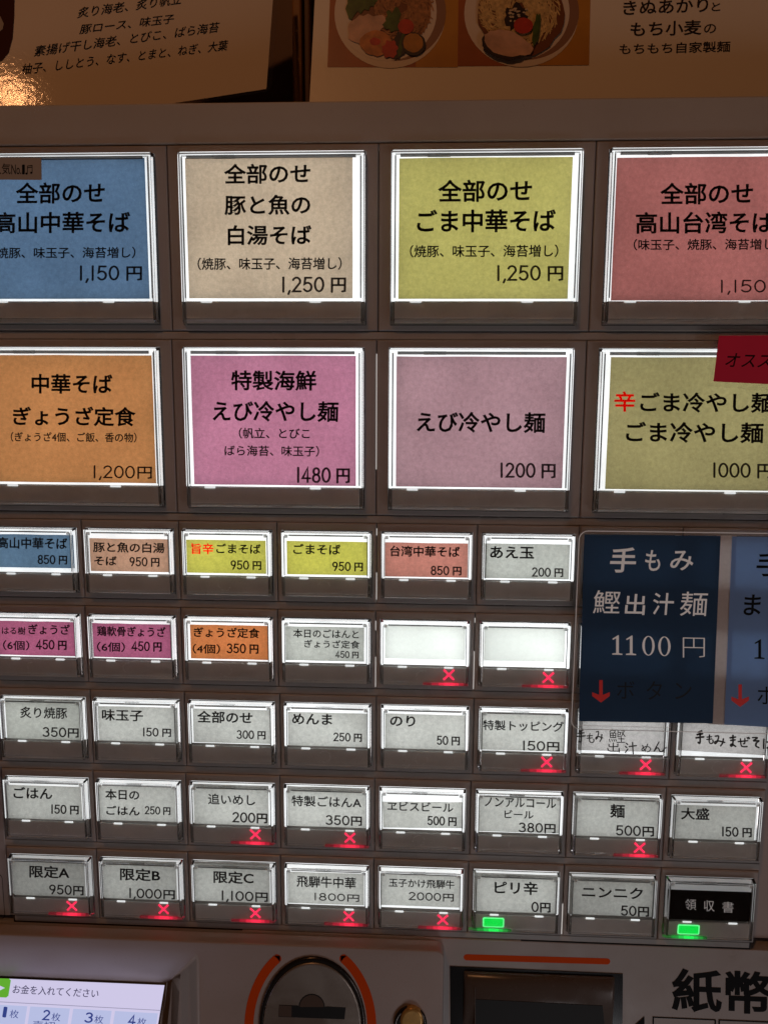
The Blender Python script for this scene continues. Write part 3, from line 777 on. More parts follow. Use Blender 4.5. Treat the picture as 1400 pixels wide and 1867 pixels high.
# crimson sticker
e, org, sh = sheet_thing('recommendation_sticker', [(1310, 612), (1440, 611), (1432, 702), (1300, 695.5)], -.100, M['crimson'], 'crimson sticker reading オススメ taped over the khaki card button at right', 'sticker', .004)
ik = Ink(lambda x, y: W(*inv(x, y, -.100), -.100), org, Vector((0, -1, 0)))
ik.line('オススメ', 1320, 1432, 657.5, 25, bold=.006, slope=2.5, shear=6)
ik.build('lettering', M['ink'], sh)
quad_px('clear_tape', [(1297, 598), (1450, 597), (1440, 716), (1289, 705)], -.0935, M['clear'], e, org, .0015)

# laminated sign over the right of rows three and four
SD = -.128
e = empty('laminated_sign', W(7.0, 5.3, SD)); org = e.location
tag(e, 'navy and pale blue laminated menu sign taped over the small buttons at right', 'sign')
u0, v0 = inv(1055, 967, SD + .02); u1 = 9.2; v1 = inv(1055, 1330, SD + .02)[1]
lam = rrect((u0 + u1) / 2, (v0 + v1) / 2, u1 - u0, v1 - v0, .09, 5)
n = len(lam)
vs = [W(x, y, SD + .020) - org for x, y in lam] + [W(x, y, SD + .026) - org for x, y in lam]
fs = [tuple(range(n)), tuple(range(2 * n - 1, n - 1, -1))] + [(i, (i + 1) % n, (i + 1) % n + n, i + n) for i in range(n)]
link('laminate', fix(mesh('laminate', vs, fs, M['clear'])), e)
bk = flat_px('backing_strip', [(1306, 976), (1342, 976.5), (1328, 1322), (1290, 1320)], SD + .010, M['white_strip'], e, org)
nv = flat_px('navy_sheet', [(1065, 975), (1313, 977), (1298.5, 1319), (1054.5, 1315)], SD, M['navy'], e, org)
bl = flat_px('blue_sheet', [(1334, 978), (1460, 980), (1440, 1328), (1319.5, 1321)], SD, M['steel_blue'], e, org)
P = lambda x, y: W(*inv(x, y, SD), SD)
ik = Ink(P, org, Vector((0, -1, 0)))
ik.line('手', 1110, 1157, 1021, 46, bold=.018, shear=4); ik.line('も', 1174, 1202, 1022, 38, bold=.012, shear=3); ik.line('み', 1220, 1262, 1022, 36, bold=.012, shear=3)
ik.line('鰹', 1080, 1128, 1097.5, 42, bold=.002, shear=3); ik.line('出', 1138, 1174, 1102, 38, bold=.010, shear=3); ik.line('汁', 1188, 1226, 1101, 40, bold=.010, shear=3); ik.line('麺', 1238, 1287, 1101, 44, bold=.002, shear=3)
# serif numerals of the sign, drawn as outlines
def serif1(ik, x0, x1, yc, h):
    w = x1 - x0
    pts = [(.36, 0), (.36, .06), (.50 - .09, .09), (.41, .82), (.2, .74), (.17, .80), (.55, .99), (.59, .97), (.59, .09), (.82, .06), (.82, 0)]
    pts[0] = (.16, 0); pts[1] = (.16, .06)
    ik.put([(a, b, 0) for a, b in pts] , [tuple(range(len(pts)))], x0 + .16 * w, x0 + .82 * w, yc, h, level(P, x0, x1, yc))
def serif0(ik, x0, x1, yc, h):
    n = 24; vs = []
    for i in range(n):
        a = 2 * math.pi * i / n
        vs.append((.5 + .42 * math.cos(a), .5 + .5 * math.sin(a), 0)); vs.append((.5 + .25 * math.cos(a), .5 + .455 * math.sin(a), 0))
    fs = [(2 * i, (2 * i + 2) % (2 * n), (2 * i + 3) % (2 * n), 2 * i + 1) for i in range(n)]
    ik.put(vs, fs, x0 + .08 * (x1 - x0), x1 - .08 * (x1 - x0), yc, h, level(P, x0, x1, yc))
serif1(ik, 1111, 1139, 1175.5, 36); serif1(ik, 1136, 1164, 1176, 36); serif0(ik, 1168, 1195, 1177, 36); serif0(ik, 1197, 1224, 1178, 36)
ik.line('円', 1244, 1284, 1179, 42, wt=.045)
o = ik.build('lettering', M['sign_ink'], nv); o['label'] = 'pale grey lettering'
def arrow(x, y0, y1, parent):
    pts = [(x - 3.2, y0), (x + 3.2, y0), (x + 3.2, y1 - 14), (x + 16, y1 - 14 - 5), (x + 16, y1 - 14 + 2), (x, y1), (x - 16, y1 - 14 + 2), (x - 16, y1 - 14 - 5), (x - 3.2, y1 - 14)]
    quad_px('arrow', pts, SD - .0012, M['arrow_red'], parent, org, .0008)
arrow(1095, 1240, 1281, nv); arrow(1348.5, 1248, 1289, bl)
ik = Ink(P, org, Vector((0, -1, 0)))
ik.line('ボ', 1124, 1156, 1258, 32, bold=0); ik.line('タ', 1178, 1206, 1259, 34, bold=0); ik.line('ン', 1230, 1260, 1260, 30, bold=0)
ik.build('lettering', M['dim_ink'], nv)
ik = Ink(P, org, Vector((0, -1, 0)))
ik.line('手', 1377, 1428, 1029, 44, bold=.014, shear=3); ik.line('ま', 1354, 1385, 1103, 38, bold=.014, shear=3); ik.line('ぜ', 1402, 1440, 1105, 38, bold=.014)
serif1(ik, 1370, 1398, 1183, 36); serif1(ik, 1395, 1423, 1184, 36)
ik.line('ボ', 1380, 1414, 1267, 34, bold=.0)
ik.build('lettering', M['ink'], bl)
def outline(name, pts, wd, d, m, parent):
    cu = sum(a for a, b in pts) / len(pts); cv = sum(b for a, b in pts) / len(pts); n = len(pts); inn = []
    for i in range(n):
        a, b, c = pts[i - 1], pts[i], pts[(i + 1) % n]; t = Vector((c[0] - a[0], c[1] - a[1])).normalized(); nn = Vector((-t.y, t.x))
        if (nn.x * (cu - b[0]) + nn.y * (cv - b[1])) < 0: nn = -nn
        inn.append((b[0] + nn.x * wd, b[1] + nn.y * wd))
    vs = [W(x, y, d) - org for x, y in pts] + [W(x, y, d) - org for x, y in inn]
    return link(name, mesh(name, vs, [(i, (i + 1) % n, n + (i + 1) % n, n + i) for i in range(n)], m), parent)
M['edge'] = mat('glowing cut plastic edge', (0.9, 0.88, 0.86), 0.3, emis=(1, .96, .94), est=.10)  # faint emission added so the edge shows as a pale line
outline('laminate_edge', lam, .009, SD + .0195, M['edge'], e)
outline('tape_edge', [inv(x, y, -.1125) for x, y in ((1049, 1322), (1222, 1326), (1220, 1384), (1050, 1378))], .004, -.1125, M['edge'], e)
# clear tape holding its lower edge
quad_px('clear_tape', [(1049, 1322), (1222, 1326), (1220, 1384), (1050, 1378)], -.112, M['clear'], e, org, .0015)

# ------------------------------------------------------------ lower panel, console block, coin unit, bill slot
y0 = TOP[7] + SH
mb('lower_panel_plate', [(-1.4, 9.6, y0 + 0.083, 12.0, 0.004, 0.28)], M['housing'], 0.0004, 2)
CDP = -.16     # front of the raised console block
# console with the screen recess: outline measured on its front plane
cx1, cyt = inv(806, 1742, CDP)
cyl = inv(0, 1702, CDP)[1]
cyt = (cyl + inv(700, 1731, CDP)[1]) / 2
us0, vs0 = inv(365, 1765, CDP)
# screen corner on its own tilted plane: top edge .10 behind the plate, lower edge nearer
SP = (*inv(302, 1794, -.02), -.02)
rr = ray(290, 1867); s = (SP[0] - CU) / rr[0]
SQ = (SP[0], CV + s * rr[1], CD + s * rr[2])
tv, td = SQ[1] - SP[1], SQ[2] - SP[2]
tl = math.hypot(tv, td); tv, td = tv / tl, td / tl
SN = (0, td, -tv)                      # normal of the screen plane
def scr(a, b):                         # a to the right along u from the corner, b down the slope
    return (SP[0] + a, SP[1] + b * tv, SP[2] + b * td)
BOT = 2.2
r_ = .07
def Wt(p): return W(*p)
org = MO
vs, fs = [], []
def V(p): vs.append(Wt(p) - org); return len(vs) - 1
ub = -1.4; vb = 12.0
# front face with opening: corner points
A = (ub, cyt, CDP)
fr_o = [(ub, cyt + .02), (cx1 - r_, cyt + .02)] + [(cx1 - r_ + r_ * math.sin(math.radians(a)), cyt + .02 + r_ - r_ * math.cos(math.radians(a))) for a in (22, 45, 68, 90)] + [(cx1, vb)]
open_t = cyt + .09; open_r = us0
# bottom of screen run
sb = scr(0, BOT)
quads = []
# top strip (above opening), right part (right of opening)
i0 = [V((x, y, CDP)) for x, y in fr_o]
p_tl = V((ub, open_t, CDP)); p_tr = V((open_r - .10, open_t, CDP)); p_t2 = V((open_r - .03, open_t + .03, CDP)); p_t3 = V((open_r, open_t + .10, CDP)); p_br = V((open_r - .02, vb, CDP))
fs.append(tuple([i0[0], i0[1], i0[2], i0[3], i0[4], i0[5], p_t3, p_t2, p_tr, p_tl]))
fs.append((i0[5], i0[6], p_br, p_t3))
# outer sides with a rounded edge
prev = i0
for (du, dd) in ((.012, .006), (.020, .020), (.022, .16)):
    cur = []
    for j, (x, y) in enumerate(fr_o):
        nx = 0 if j < 2 else (math.sin(math.radians((22, 45, 68, 90, 90)[min(j - 2, 4)])))
        ny = 1 if j < 2 else (math.cos(math.radians((22, 45, 68, 90, 90)[min(j - 2, 4)])))
        cur.append(V((x + du * nx, y - du * ny, CDP + dd)))
    for j in range(len(prev) - 1): fs.append((prev[j], prev[j + 1], cur[j + 1], cur[j]))
    prev = cur
# sloped walls down to the screen
def mid(p, q, t, pull=0.0):
    return tuple(p[i] + (q[i] - p[i]) * t + (pull if i == 2 else 0) for i in range(3))
rim = [(ub, open_t, CDP), (open_r - .10, open_t, CDP), (open_r - .03, open_t + .03, CDP), (open_r, open_t + .10, CDP), (open_r - .02, vb, CDP)]
e_ = .012
q0 = scr(ub - SP[0], -e_); q1 = scr(e_, -e_); q2 = scr(e_, BOT)
tgt = [q0, q1, q1, q1, q2]
ids = [p_tl, p_tr, p_t2, p_t3, p_br]
steps = (.12, .3, .55, .8, 1.0)
prev = ids
for t in steps:
    cur = [V(mid(rim[j], tgt[j], t, pull=-.03 * math.sin(math.pi * t) * (1 if t < 1 else 0))) for j in range(5)]
    for j in range(4): fs.append((prev[j], prev[j + 1], cur[j + 1], cur[j]))
    prev = cur
me = mesh('console_block', vs, fs, M['console'])
bm = bmesh.new(); bm.from_mesh(me); bmesh.ops.remove_doubles(bm, verts=bm.verts, dist=1e-6); bmesh.ops.recalc_face_normals(bm, faces=bm.faces)
for f in bm.faces: f.smooth = True
bm.to_mesh(me); bm.free()
o = link('console_block', me, machine)
md = o.modifiers.new('wn', 'WEIGHTED_NORMAL')

# screen
def spoly(name, ab, lift, m, parent):
    n = Vector((SN[0], SN[2], -SN[1])); n = n if n.y < 0 else -n
    me = mesh(name, [Wt(scr(a, b)) + n * lift - org for a, b in ab], [tuple(range(len(ab)))], m)
    return link(name, me, parent)
scr_o = spoly('touch_screen', [(-3.4, -.013), (.013, -.013), (.013, BOT), (-3.4, BOT)], 0, M['bezel_black'], machine)
spoly('display', [(-3.4, .012), (-.006, .012), (-.006, BOT), (-3.4, BOT)], .0002, M['screen'], scr_o)
nrm = Vector((SN[0], SN[2], -SN[1])); nrm = nrm if nrm.y < 0 else -nrm
PS = lambda x, y: Wt(inv_plane(x, y, SP, SN)) + nrm * .0004
def sq(name, pts, m, lift=.0002):
    me = mesh(name, [PS(x, y) + nrm * lift - org for x, y in pts], [tuple(range(len(pts)))], m)
    return link(name, me, scr_o)
sq('arrow_key', [(-14, 1783.5), (18, 1784.5), (21.5, 1787.5), (17, 1816), (13, 1819), (-16, 1817.5)], M['scr_green'])
sq('arrow_sign', [(-8, 1793), (11, 1801.5), (-10, 1812)], M['screen'], .0004)
sq('screen_rule', [(-20, 1825), (294, 1841.8), (294, 1843), (-20, 1826.3)], M['scr_line'])
for (a, b) in ((-20, 50.5), (56, 128), (134, 204), (210, 288)):
    y = lambda x: 1832 + (x) * .0545
    sq('menu_cell', [(a + 1, y(a)), (b + 1, y(b)), (b - 8, y(b) + 60), (a - 8, y(a) + 60)], M['cell'])
ik = Ink(PS, org, nrm * 8)
ik.line('お金を入れてください', 24, 180, 1807.5, 16, bold=.004, slope=8.5, shear=3)
ik.build('lettering', M['scr_ink'], scr_o)
ik = Ink(PS, org, nrm * 14)
for s, a, y in (('1', 6, 1845.5), ('2', 77, 1851), ('3', 155, 1855.5), ('4', 233, 1860)):
    ik.line(s, a, a + (7 if s == '1' else 15), y, 19, wt=.16, slope=1, shear=3)
    ik.line('枚', a + 13 + (0 if s == '1' else 5), a + 29 + (0 if s == '1' else 5), y + 3.5, 15, bold=.0, slope=1, shear=2)
ik.line('売切', 62, 102, 1868, 12, bold=.0, slope=2)
ik.build('lettering', M['scr_blue'], scr_o)

# coin plate
def lathe_plate(name, pts_px, d, m, parent, layers):
    """plate from an outline measured on plane d; layers = list of (scale, depth)"""
    q = [inv(x, y, d) for x, y in pts_px]; cu = sum(a for a, b in q) / len(q); cv = sum(b for a, b in q) / len(q); n = len(q)
    vs, fs = [], []
    for sc, dp in layers:
        vs += [W(cu + (a - cu) * sc, cv + (b - cv) * sc, dp) - org for a, b in q]
    for i in range(len(layers) - 1):
        for j in range(n): fs.append((i * n + j, i * n + (j + 1) % n, (i + 1) * n + (j + 1) % n, (i + 1) * n + j))
    fs.append(tuple(range(n)))
    me = fix(mesh(name, vs, fs, m)); 
    for p in me.polygons: p.use_smooth = len(p.vertices) == 4
    return link(name, me, parent)
def stad(cx, cy, rx, ry, n=48): return [(cx + rx * math.cos(2 * math.pi * i / n), cy + ry * math.sin(2 * math.pi * i / n)) for i in range(n)]
coin = lathe_plate('coin_plate_ring', stad(570, 1868, 97, 125), CDP, M['dark_metal'], machine, [(.93, CDP - .02), (.97, CDP - .03), (1, CDP - .018), (1, CDP + .01)])
cp = lathe_plate('coin_plate', stad(570, 1869, 89, 117), CDP, M['metal'], machine, [(.975, CDP - .036), (1, CDP - .030), (1.0, CDP - .01)])
cpx = lambda n, pts, d, m, th=.004: quad_px(n, pts, d, m, machine, org, th)
cpx('coin_slot', [(509, 1832), (544, 1833.5)] + [(544.5 + 24 + 24 * math.cos(math.radians(a)), 1836 - 24 * math.sin(math.radians(a))) for a in range(180, -1, -15)] + [(594, 1835), (630.5, 1837), (628, 1858.5), (508, 1854)], CDP - .0375, M['black'], .001)
cpx('coin_flap', [(509.5, 1833), (532, 1834), (531.5, 1854), (508.5, 1853)], CDP - .0392, M['hood'], .001)
cpx('coin_flap', [(546.5 + 22 + 22 * math.cos(math.radians(a)), 1836 - 22 * math.sin(math.radians(a))) for a in range(180, -1, -15)], CDP - .0392, M['hood'], .001)
for a, x0, x1 in ((0, 453, 0), (1, 0, 0)):
    # orange arcs either side of the coin plate
    pts_o, pts_i = [], []
    rng = range(30, 105, 6) if a else range(150, 75, -6)
    for g in rng:
        c, s = math.cos(math.radians(g)), math.sin(math.radians(g))
    N = 14; out = []
    for i in range(N + 1):
        t = i / N
        ang = math.radians(57 - 62 * t)
        x = 566 + (1 if a else -1) * (112 + 0) * math.cos(ang) * 1.0
        y = 1874 - 150 * math.sin(ang)
        out.append((x, y))
    left, right = [], []
    hw = 8.2
    for i, p in enumerate(out):
        q = out[min(i + 1, N)]; q0_ = out[max(i - 1, 0)]
        dx, dy = q[0] - q0_[0], q[1] - q0_[1]; l = math.hypot(dx, dy); nx, ny = -dy / l * hw, dx / l * hw
        left.append((p[0] + nx, p[1] + ny)); right.append((p[0] - nx, p[1] - ny))
    q, p = out[1], out[0]; a0 = math.atan2(p[1] - q[1], p[0] - q[0])
    cap = [(p[0] + hw * math.cos(a0 + math.radians(t)), p[1] + hw * math.sin(a0 + math.radians(t))) for t in range(-75, 90, 25)]
    qs = [inv(*z, CDP - .001) for z in left[::1]], [inv(*z, CDP - .001) for z in right]
    vv = [W(*z, CDP - .002) - org for z in qs[0]] + [W(*z, CDP - .002) - org for z in qs[1]]
    ff = [(i, i + 1, N + 2 + i, N + 1 + i) for i in range(N)]
    capv = [W(*inv(*z, CDP - .002), CDP - .002) - org for z in cap]; o_ = len(vv); vv += capv
    ff.append(tuple([N + 1] + list(range(o_, o_ + len(cap))) + [0]) if True else ())
    link('orange_line', mesh('orange_line', vv, ff, M['orange']), machine)
# return button
rb = lathe_plate('return_button_ring', stad(748, 1866, 30, 33), CDP, M['dark_metal'], machine, [(.78, CDP - .01), (.86, CDP - .04), (1, CDP - .03), (1, CDP + .01)])
lathe_plate('return_button', stad(750.5, 1862, 21, 24), CDP - .05, M['brass'], machine, [(.8, CDP - .062), (.94, CDP - .058), (1, CDP - .048), (1, CDP + .01)])

# orange line above the bill slot
PL = .002
x_a, y_a, x_b, y_b = 845, 1745.5, 1112, 1753
cap = []
for cx, cy, a0 in ((x_a + 5.5, y_a, 90), (x_b - 5.5, y_b, 270)):
    for t in range(0, 181, 30): cap.append((cx + 5.5 * math.cos(math.radians(a0 + t)), cy - 5.5 * math.sin(math.radians(a0 + t))))
cpx('orange_line', cap, PL, M['orange'], .0015)
# bill slot: a black framed opening with a rounded hood in it
fr = [(820, 1762), (1135, 1776), (1133, 1980), (822, 1975)]
cpx('bill_slot_frame', fr, -.004, M['gloss_black'], .006)
# hood: convex horizontal body
u0, vt = inv(846, 1772, -.02); u1, _ = inv(1121, 1778, -.02)
prof = [(0, -.006), (.01, -.035), (.05, -.075), (.12, -.10), (.21, -.115), (.30, -.115), (.42, -.095), (.55, -.06), (.75, -.02), (1.2, -.006)]
vs, fs = [], []
N = len(prof)
us = [(u0, .2), (u0 + .012, .7), (u0 + .04, 1), (u1 - .05, 1), (u1 - .018, .85), (u1, .2)]
for (uu, k) in us:
    for (dv, dd) in prof: vs.append(W(uu, vt + dv, dd * k) - org)
for i in range(len(us) - 1):
    for j in range(N - 1): fs.append((i * N + j, i * N + j + 1, (i + 1) * N + j + 1, (i + 1) * N + j))
me = fix(mesh('bill_slot_hood', vs, fs, M['hood_face'], smooth=True)); link('bill_slot_hood', me, machine)
cpx('bill_mouth', [(866, 1822), (1098, 1834), (1112, 1980), (866, 1980)], -.119, M['black'], .004)
cpx('hood_edge', [(865.2, 1800), (866.4, 1800), (866.6, 1980), (865.4, 1980)], -.121, M['hood'], .004)

# printed words and boxes by the bill slot
PP = lambda x, y: W(*inv(x, y, .002), .002)
ik = Ink(PP, org, Vector((0, -1, 0)))
ik.line('紙幣', 1224, 1408, 1808, 79, bold=.024)
for pts in ([(1190, 1853.5), (1304, 1858.5), (1304, 1860.5), (1190, 1855.5)], [(1189, 1853.5), (1191.5, 1853.5), (1190, 1980), (1187.5, 1980)], [(1302, 1859), (1304.5, 1859), (1302, 1980), (1299.5, 1980)],
            [(1309, 1858.5), (1440, 1864), (1440, 1866), (1309, 1860.5)], [(1309, 1859), (1311.5, 1859), (1309, 1980), (1306.5, 1980)], [(1174, 1853), (1174.5, 1884), (1157, 1868)]):
    o_ = len(ik.v); ik.v += [PP(x, y) + Vector((0, -.00005 - .00002 * (len(ik.f) % 9), 0)) - org for x, y in pts]; ik.f.append(tuple(range(o_, o_ + len(pts))))
ik.build('lettering', M['ink'], machine)
# rounded outline of a small label at the left edge
pts = rrect(*[0, 0], 1, 1, .1)
ql = []
u_, v_ = inv(-20, 1634, .010); w_, h_ = .34, .54
for (x, y) in rrect(u_, v_, w_, h_, .05): ql.append((x, y))
vs = [W(x, y, .010) - org for x, y in ql] + [W(u_ + (x - u_) * .965, v_ + (y - v_) * .98, .010) - org for x, y in ql]; n = len(ql)
link('label_outline', mesh('label_outline', vs, [(i, (i + 1) % n, n + (i + 1) % n, n + i) for i in range(n)], M['ink']), machine)

# ------------------------------------------------------------ posters behind the top of the machine
M['poster'] = mat('glossy poster paper', (0.98, 0.87, 0.72), 0.35, bump=.1, bscale=400, var=.03, vscale=12)
M['lamcard'] = mat('laminated card', (0.92, 0.78, 0.62), 0.06, bump=.08, bscale=420, spec=.10, var=.03, vscale=12)
M['wood'] = mat('dark wood wall', (0.16, 0.075, 0.035), 0.5, var=.25, vscale=14)
M['post'] = mat('lit amber wood strip', (0.36, 0.17, 0.055), 0.45, var=.2, vscale=30)  # amber tone carries the light falling on the post
wall = link('wall', boxes('wall', [(-16, 14, -16, 40, 2.2, 3.0)], M['wood'])); wall.location = W(4, 0, 0); tag(wall, kind='structure')
def post(px0, px1, d, m, label):
    u0, _ = inv(px0, 90, d); u1, _ = inv(px1, 90, d)
    o = link('wall_batten', boxes('wall_batten', [(u0 - 4, u1 - 4, -8, 2, d, d + .25)], m, .001, 2)); o.location = W(4, 0, 0)
    tag(o, label, 'batten')
post(533, 550, 1.9, M['post'], 'amber wooden batten standing between the two posters above the machine')
post(550.5, 566, 2.0, M['wood'], 'dark strip for the shadow just left of the noodle bowl poster')  # added strip stands in for the shadow beside the post

def tilted(name, label, cat, pts, p0px, depth, lean, yaw, m, extra=()):
    """sheet leaning on the wall; plane through the measured spot p0px at the given depth"""
    p0 = (*inv(*p0px, depth), depth)
    n = (math.sin(yaw), math.sin(lean), -math.cos(lean) * math.cos(yaw))
    P = lambda x, y: W(*inv_plane(x, y, p0, n))
    nn = Vector((n[0], n[2], -n[1])).normalized()
    if nn.y > 0: nn = -nn
    org = P(pts[0][0], pts[0][1])
    e = empty(name, org); tag(e, label, cat)
    def sheet(nm, pts, m, parent, lift=0.0, th=.0004):
        q = [P(x, y) + nn * lift for x, y in pts]; k = len(q)
        vs = [p - org for p in q] + [p - nn * th - org for p in q]
        fs = [tuple(range(k)), tuple(range(2 * k - 1, k - 1, -1))] + [(i, (i + 1) % k, (i + 1) % k + k, i + k) for i in range(k)]
        return link(nm, fix(mesh(nm, vs, fs, m)), parent)
    sh = sheet('sheet', pts, m, e)
    return e, org, P, nn, sheet, sh

# left laminated card, leaning back
e, org, P, nn, sheet, sh = tilted('menu_card', 'laminated menu card of toppings leaning at an angle above the machine, upper left', 'menu card',
    [(486, 162), (502, -60), (-160, 20), (-170, 264)], (486, 162), 1.15, math.radians(-14), math.radians(10), M['lamcard'])
sheet('laminate_edge', [(489, 166), (494, 161), (496.5, 152), (512, -60), (503.5, -60), (487.5, 163.5), (-170, 266), (-170, 271)], M['clear'], e, .0, .0003)
def P_ink(P, nn, k=1): return Ink(P, org, nn)
ik = Ink(P, org, nn * 4)
NAVY = mat('dark navy print', (0.010, 0.010, 0.024), 0.6, spec=.1)
def dline(ik, s, x0, y0, x1, y1, h, bold, shear):
    vs, fs = font_text(s, bold); ik.put(vs, fs, x0, x1, y0, h, y1 - y0, shear)
dline(ik, '炙り海老、炙り帆立', 141, 24, 330, -2, 20, .008, 4)
dline(ik, '豚ロース、味玉子', 145, 54, 316, 34, 18, .008, 4)
dline(ik, '素揚げ干し海老、とびこ、ばら海苔', 62, 94, 398, 49, 20, .008, 4)
dline(ik, '柚子、ししとう、なす、とまと、ねぎ、大葉', 39, 127, 414, 82, 20, .008, 4)
ik.build('lettering', NAVY, sh)
M['food_dark'] = mat('dark bowl print', (0.06, 0.012, 0.008), 0.6, spec=.1)
M['food_grey'] = mat('grey print', (0.45, 0.36, 0.28), 0.6, spec=.1)
sheet('printed_bowl', [(28, -40), (27, 30), (24, 70), (17, 96), (6, 110), (-12, 118), (-60, 110), (-60, -30)], M['food_dark'], sh, .0002, .0001)
sheet('printed_highlight', [(8, 44), (6, 54), (0, 59), (-10, 58), (-10, 30), (2, 31)], M['food_grey'], sh, .0004, .0001)  # grey highlight drawn onto the printed bowl

# right poster with two bowls
e, org, P, nn, sheet, sh = tilted('noodle_poster', 'wide noodle poster with two photographed bowls above the machine, upper right', 'poster',
    [(563, 215), (577, -60), (1600, -90), (1600, 190)], (563, 215), .80, math.radians(-14), 0.0, M['poster'])
FM = {
 'table1': mat('printed wooden table', (0.42, 0.115, 0.03), 0.35, var=.15, vscale=60), 'table2': mat('printed amber table', (0.60, 0.27, 0.04), 0.35, var=.12, vscale=50),
 'bowl': mat('printed white bowl', (0.85, 0.70, 0.56), 0.35), 'bowl_in': mat('printed bowl inside', (0.40, 0.22, 0.13), 0.35, var=.15, vscale=80), 'bowl_sh': mat('printed bowl shade', (0.34, 0.17, 0.10), .35),
 'noodle': mat('printed noodles', (0.78, 0.50, 0.20), 0.35, var=.35, vscale=500), 'noodle2': mat('printed noodles orange', (0.45, 0.19, 0.07), .35, var=.35, vscale=500), 'gap': mat('printed broth', (0.22, 0.07, 0.025), .35),
 'pork': mat('printed pork', (0.72, 0.42, 0.28), .35, var=.25, vscale=160), 'shrimp': mat('printed shrimp', (0.62, 0.22, 0.06), .35, var=.35, vscale=260),
 'tomato': mat('printed tomato', (0.55, 0.045, 0.025), .35, var=.2, vscale=250), 'leaf': mat('printed leaf', (0.07, 0.11, 0.015), .35, var=.4, vscale=250),
 'char': mat('printed charred rim', (0.035, 0.018, 0.015), .35), 'squash': mat('printed squash', (0.50, 0.21, 0.035), .35, var=.2, vscale=200), 'sesame': mat('printed sesame', (0.70, 0.52, 0.33), .35),
}
lay = [0]
def fl(nm, pts, m, th=.00004):
    lay[0] += 1
    return sheet(nm, pts, m, sh, .00012 + .00003 * lay[0], th)
def blob(cx, cy, rx, ry, rot=0, jit=.06, n=26, seed=1):
    rn = random.Random(seed); o = []
    for i in range(n):
        a = 2 * math.pi * i / n; k = 1 + rn.uniform(-jit, jit); x, y = rx * k * math.cos(a), ry * k * math.sin(a)
        c, s = math.cos(rot), math.sin(rot); o.append((cx + x * c - y * s, cy + x * s + y * c))
    return o
fl('printed_table', [(604, -60), (836, -60), (834, 123), (597, 122.5)], FM['table1'])
fl('printed_table', [(760, -60), (836, -60), (834, 123), (758, 122.8)], FM['table2'])
fl('printed_table', [(836, -60), (1075, -60), (1070, 119), (834, 121)], FM['table1'])
fl('printed_table', [(985, -60), (1077, -60), (1073, 119), (983, 120)], FM['table2'])
def bowl(cx, cy, rx, ry, seed):
    fl('printed_bowl', blob(cx, cy, rx, ry, 0, 0, 48), FM['bowl'])
    fl('printed_bowl', blob(cx + 8, cy - 3, rx * .93, ry * .90, 0, 0, 48), FM['bowl_sh'])
    fl('printed_bowl', blob(cx - 6, cy - 3, rx * .90, ry * .90, 0, 0, 48), FM['bowl'])
bowl(711, 25, 101, 100, 1); bowl(950, 25, 104, 98, 2)
def noodles(cx, cy, rx, ry, n, seed, m, w=1.6):
    rn = random.Random(seed); vv, ff = [], []
    for i in range(n):
        a = rn.uniform(0, 360); r0 = rn.uniform(.15, .95); x, y = cx + rx * r0 * math.cos(a), cy + ry * r0 * math.sin(a)
        an = math.atan2((y - cy) / ry, (x - cx) / rx) + math.pi / 2 + rn.uniform(-.5, .5); pts = []
        kk = rn.uniform(-.12, .12) + .05
        for j in range(8):
            if ((x - cx) / rx) ** 2 + ((y - cy) / ry) ** 2 > 1.05: break
            pts.append((x, y)); x += 6 * math.cos(an); y += 6 * math.sin(an); an += kk
        if len(pts) < 3: continue
        v2, f2 = [], []; ribbon(pts, rn.uniform(w * .7, w * 1.2), v2, f2, 0)
        o = len(vv); lf = .00012 + .00003 * lay[0] + rn.uniform(.00003, .00025)
        vv += [P(q[0], q[1]) + nn * lf - org for q in v2]; ff += [tuple(o + t for t in f) for f in f2]
    lay[0] += 9
    o = link('printed_noodles', mesh('printed_noodles', vv, ff, m), sh); o['kind'] = 'stuff'
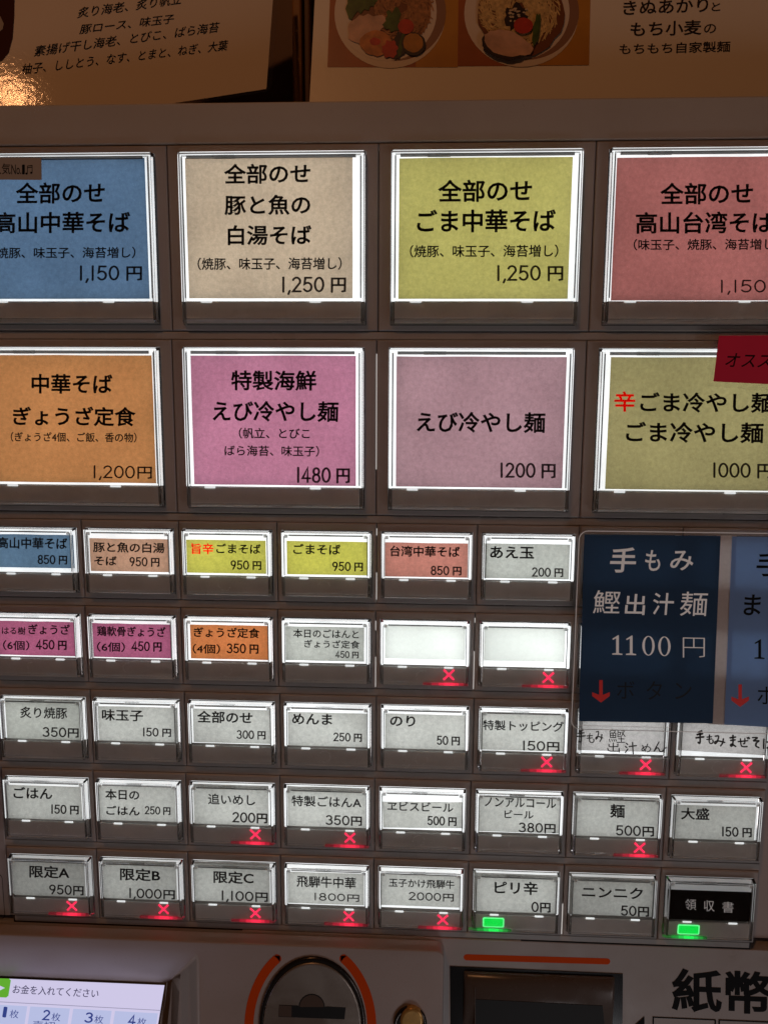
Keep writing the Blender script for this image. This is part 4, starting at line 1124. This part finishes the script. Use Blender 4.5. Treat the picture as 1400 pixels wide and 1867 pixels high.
# first bowl
fl('printed_broth', blob(712, 20, 74, 66, 0, .04, 30, 3), FM['gap'])
noodles(735, 15, 55, 60, 260, 5, FM['noodle2'], 1.9)
fl('printed_leaf', [(632, -30), (660, -22), (690, -8), (688, 4), (684, 8), (682, 14), (676, 13), (672, 21), (664, 19), (658, 27), (652, 22), (646, 30), (641, 38), (636, 36), (633, 26), (630, 18), (634, 8)], FM['leaf'])
fl('printed_pork', blob(665, 56, 32, 26, -.5, .08, 26, 7), FM['pork'])
fl('printed_pork', blob(684, 45, 24, 14, -.3, .1, 22, 8), FM['pork'])
fl('printed_shrimp', blob(686, 81, 30, 23, .1, .05, 26, 9), FM['shrimp'])
fl('printed_shrimp_hollow', blob(684, 78, 10, 7, .1, .1, 16, 10), FM['tomato'])
fl('printed_greens', blob(716, 40, 16, 20, .3, .3, 22, 11), FM['leaf'])
fl('printed_greens', blob(728, 85, 12, 26, .1, .2, 22, 12), FM['char'])
fl('printed_greens', blob(731, 84, 4, 24, .2, .2, 18, 13), FM['leaf'])
fl('printed_meat', blob(711, 92, 14, 16, .3, .2, 22, 14), FM['tomato'])
fl('printed_tomato', blob(740, 51, 14.5, 13.5, 0, .02, 24, 15), FM['tomato'])
fl('printed_squash_rim', blob(754, 83, 22, 21, 0, .04, 24, 16), FM['char'])
fl('printed_squash', blob(753, 81, 18, 17.5, 0, .04, 24, 17), FM['squash'])
# second bowl
fl('printed_broth', blob(948, 28, 78, 80, 0, .04, 30, 23), FM['gap'])
noodles(945, 18, 73, 72, 520, 25, FM['noodle'], 2.0)
fl('printed_dark_relish', blob(940, 36, 19, 24, .2, .25, 24, 24), FM['char'])
rn = random.Random(4)
for i in range(26):
    fl('printed_sesame', blob(928 + rn.uniform(0, 34), 18 + rn.uniform(0, 40), rn.uniform(1.6, 3.4), rn.uniform(1.4, 2.6), 0, .2, 8, i), FM['sesame'])
fl('printed_leek', blob(976, 60, 6, 30, .15, .15, 20, 27), FM['leaf'])
fl('printed_pork_rim', blob(919, 88, 42, 25, .25, .04, 28, 26), FM['char'])
fl('printed_pork', blob(921, 85, 41, 23, .25, .05, 28, 28), FM['pork'])
fl('printed_pork', blob(950, 93, 20, 14, .25, .07, 22, 29), FM['pork'])
fl('printed_tomato', blob(952.5, 53, 17.5, 14.5, 0, .02, 26, 30), FM['tomato'])
ik = Ink(P, org, nn * 4)
dline(ik, 'きぬあかり', 1135, 15, 1290, 9, 26, .014, 1); dline(ik, 'と', 1296, 13, 1312, 12, 16, .010, 1)
dline(ik, 'もち小麦', 1148, 54, 1278, 50, 27, .016, 1); dline(ik, 'の', 1282, 53, 1304, 52, 17, .010, 1)
dline(ik, 'もちもち自家製麺', 1128, 90, 1330, 85, 20, .012, 1)
ik.build('lettering', mat('dark plum print', (0.022, 0.010, 0.012), 0.4), sh)
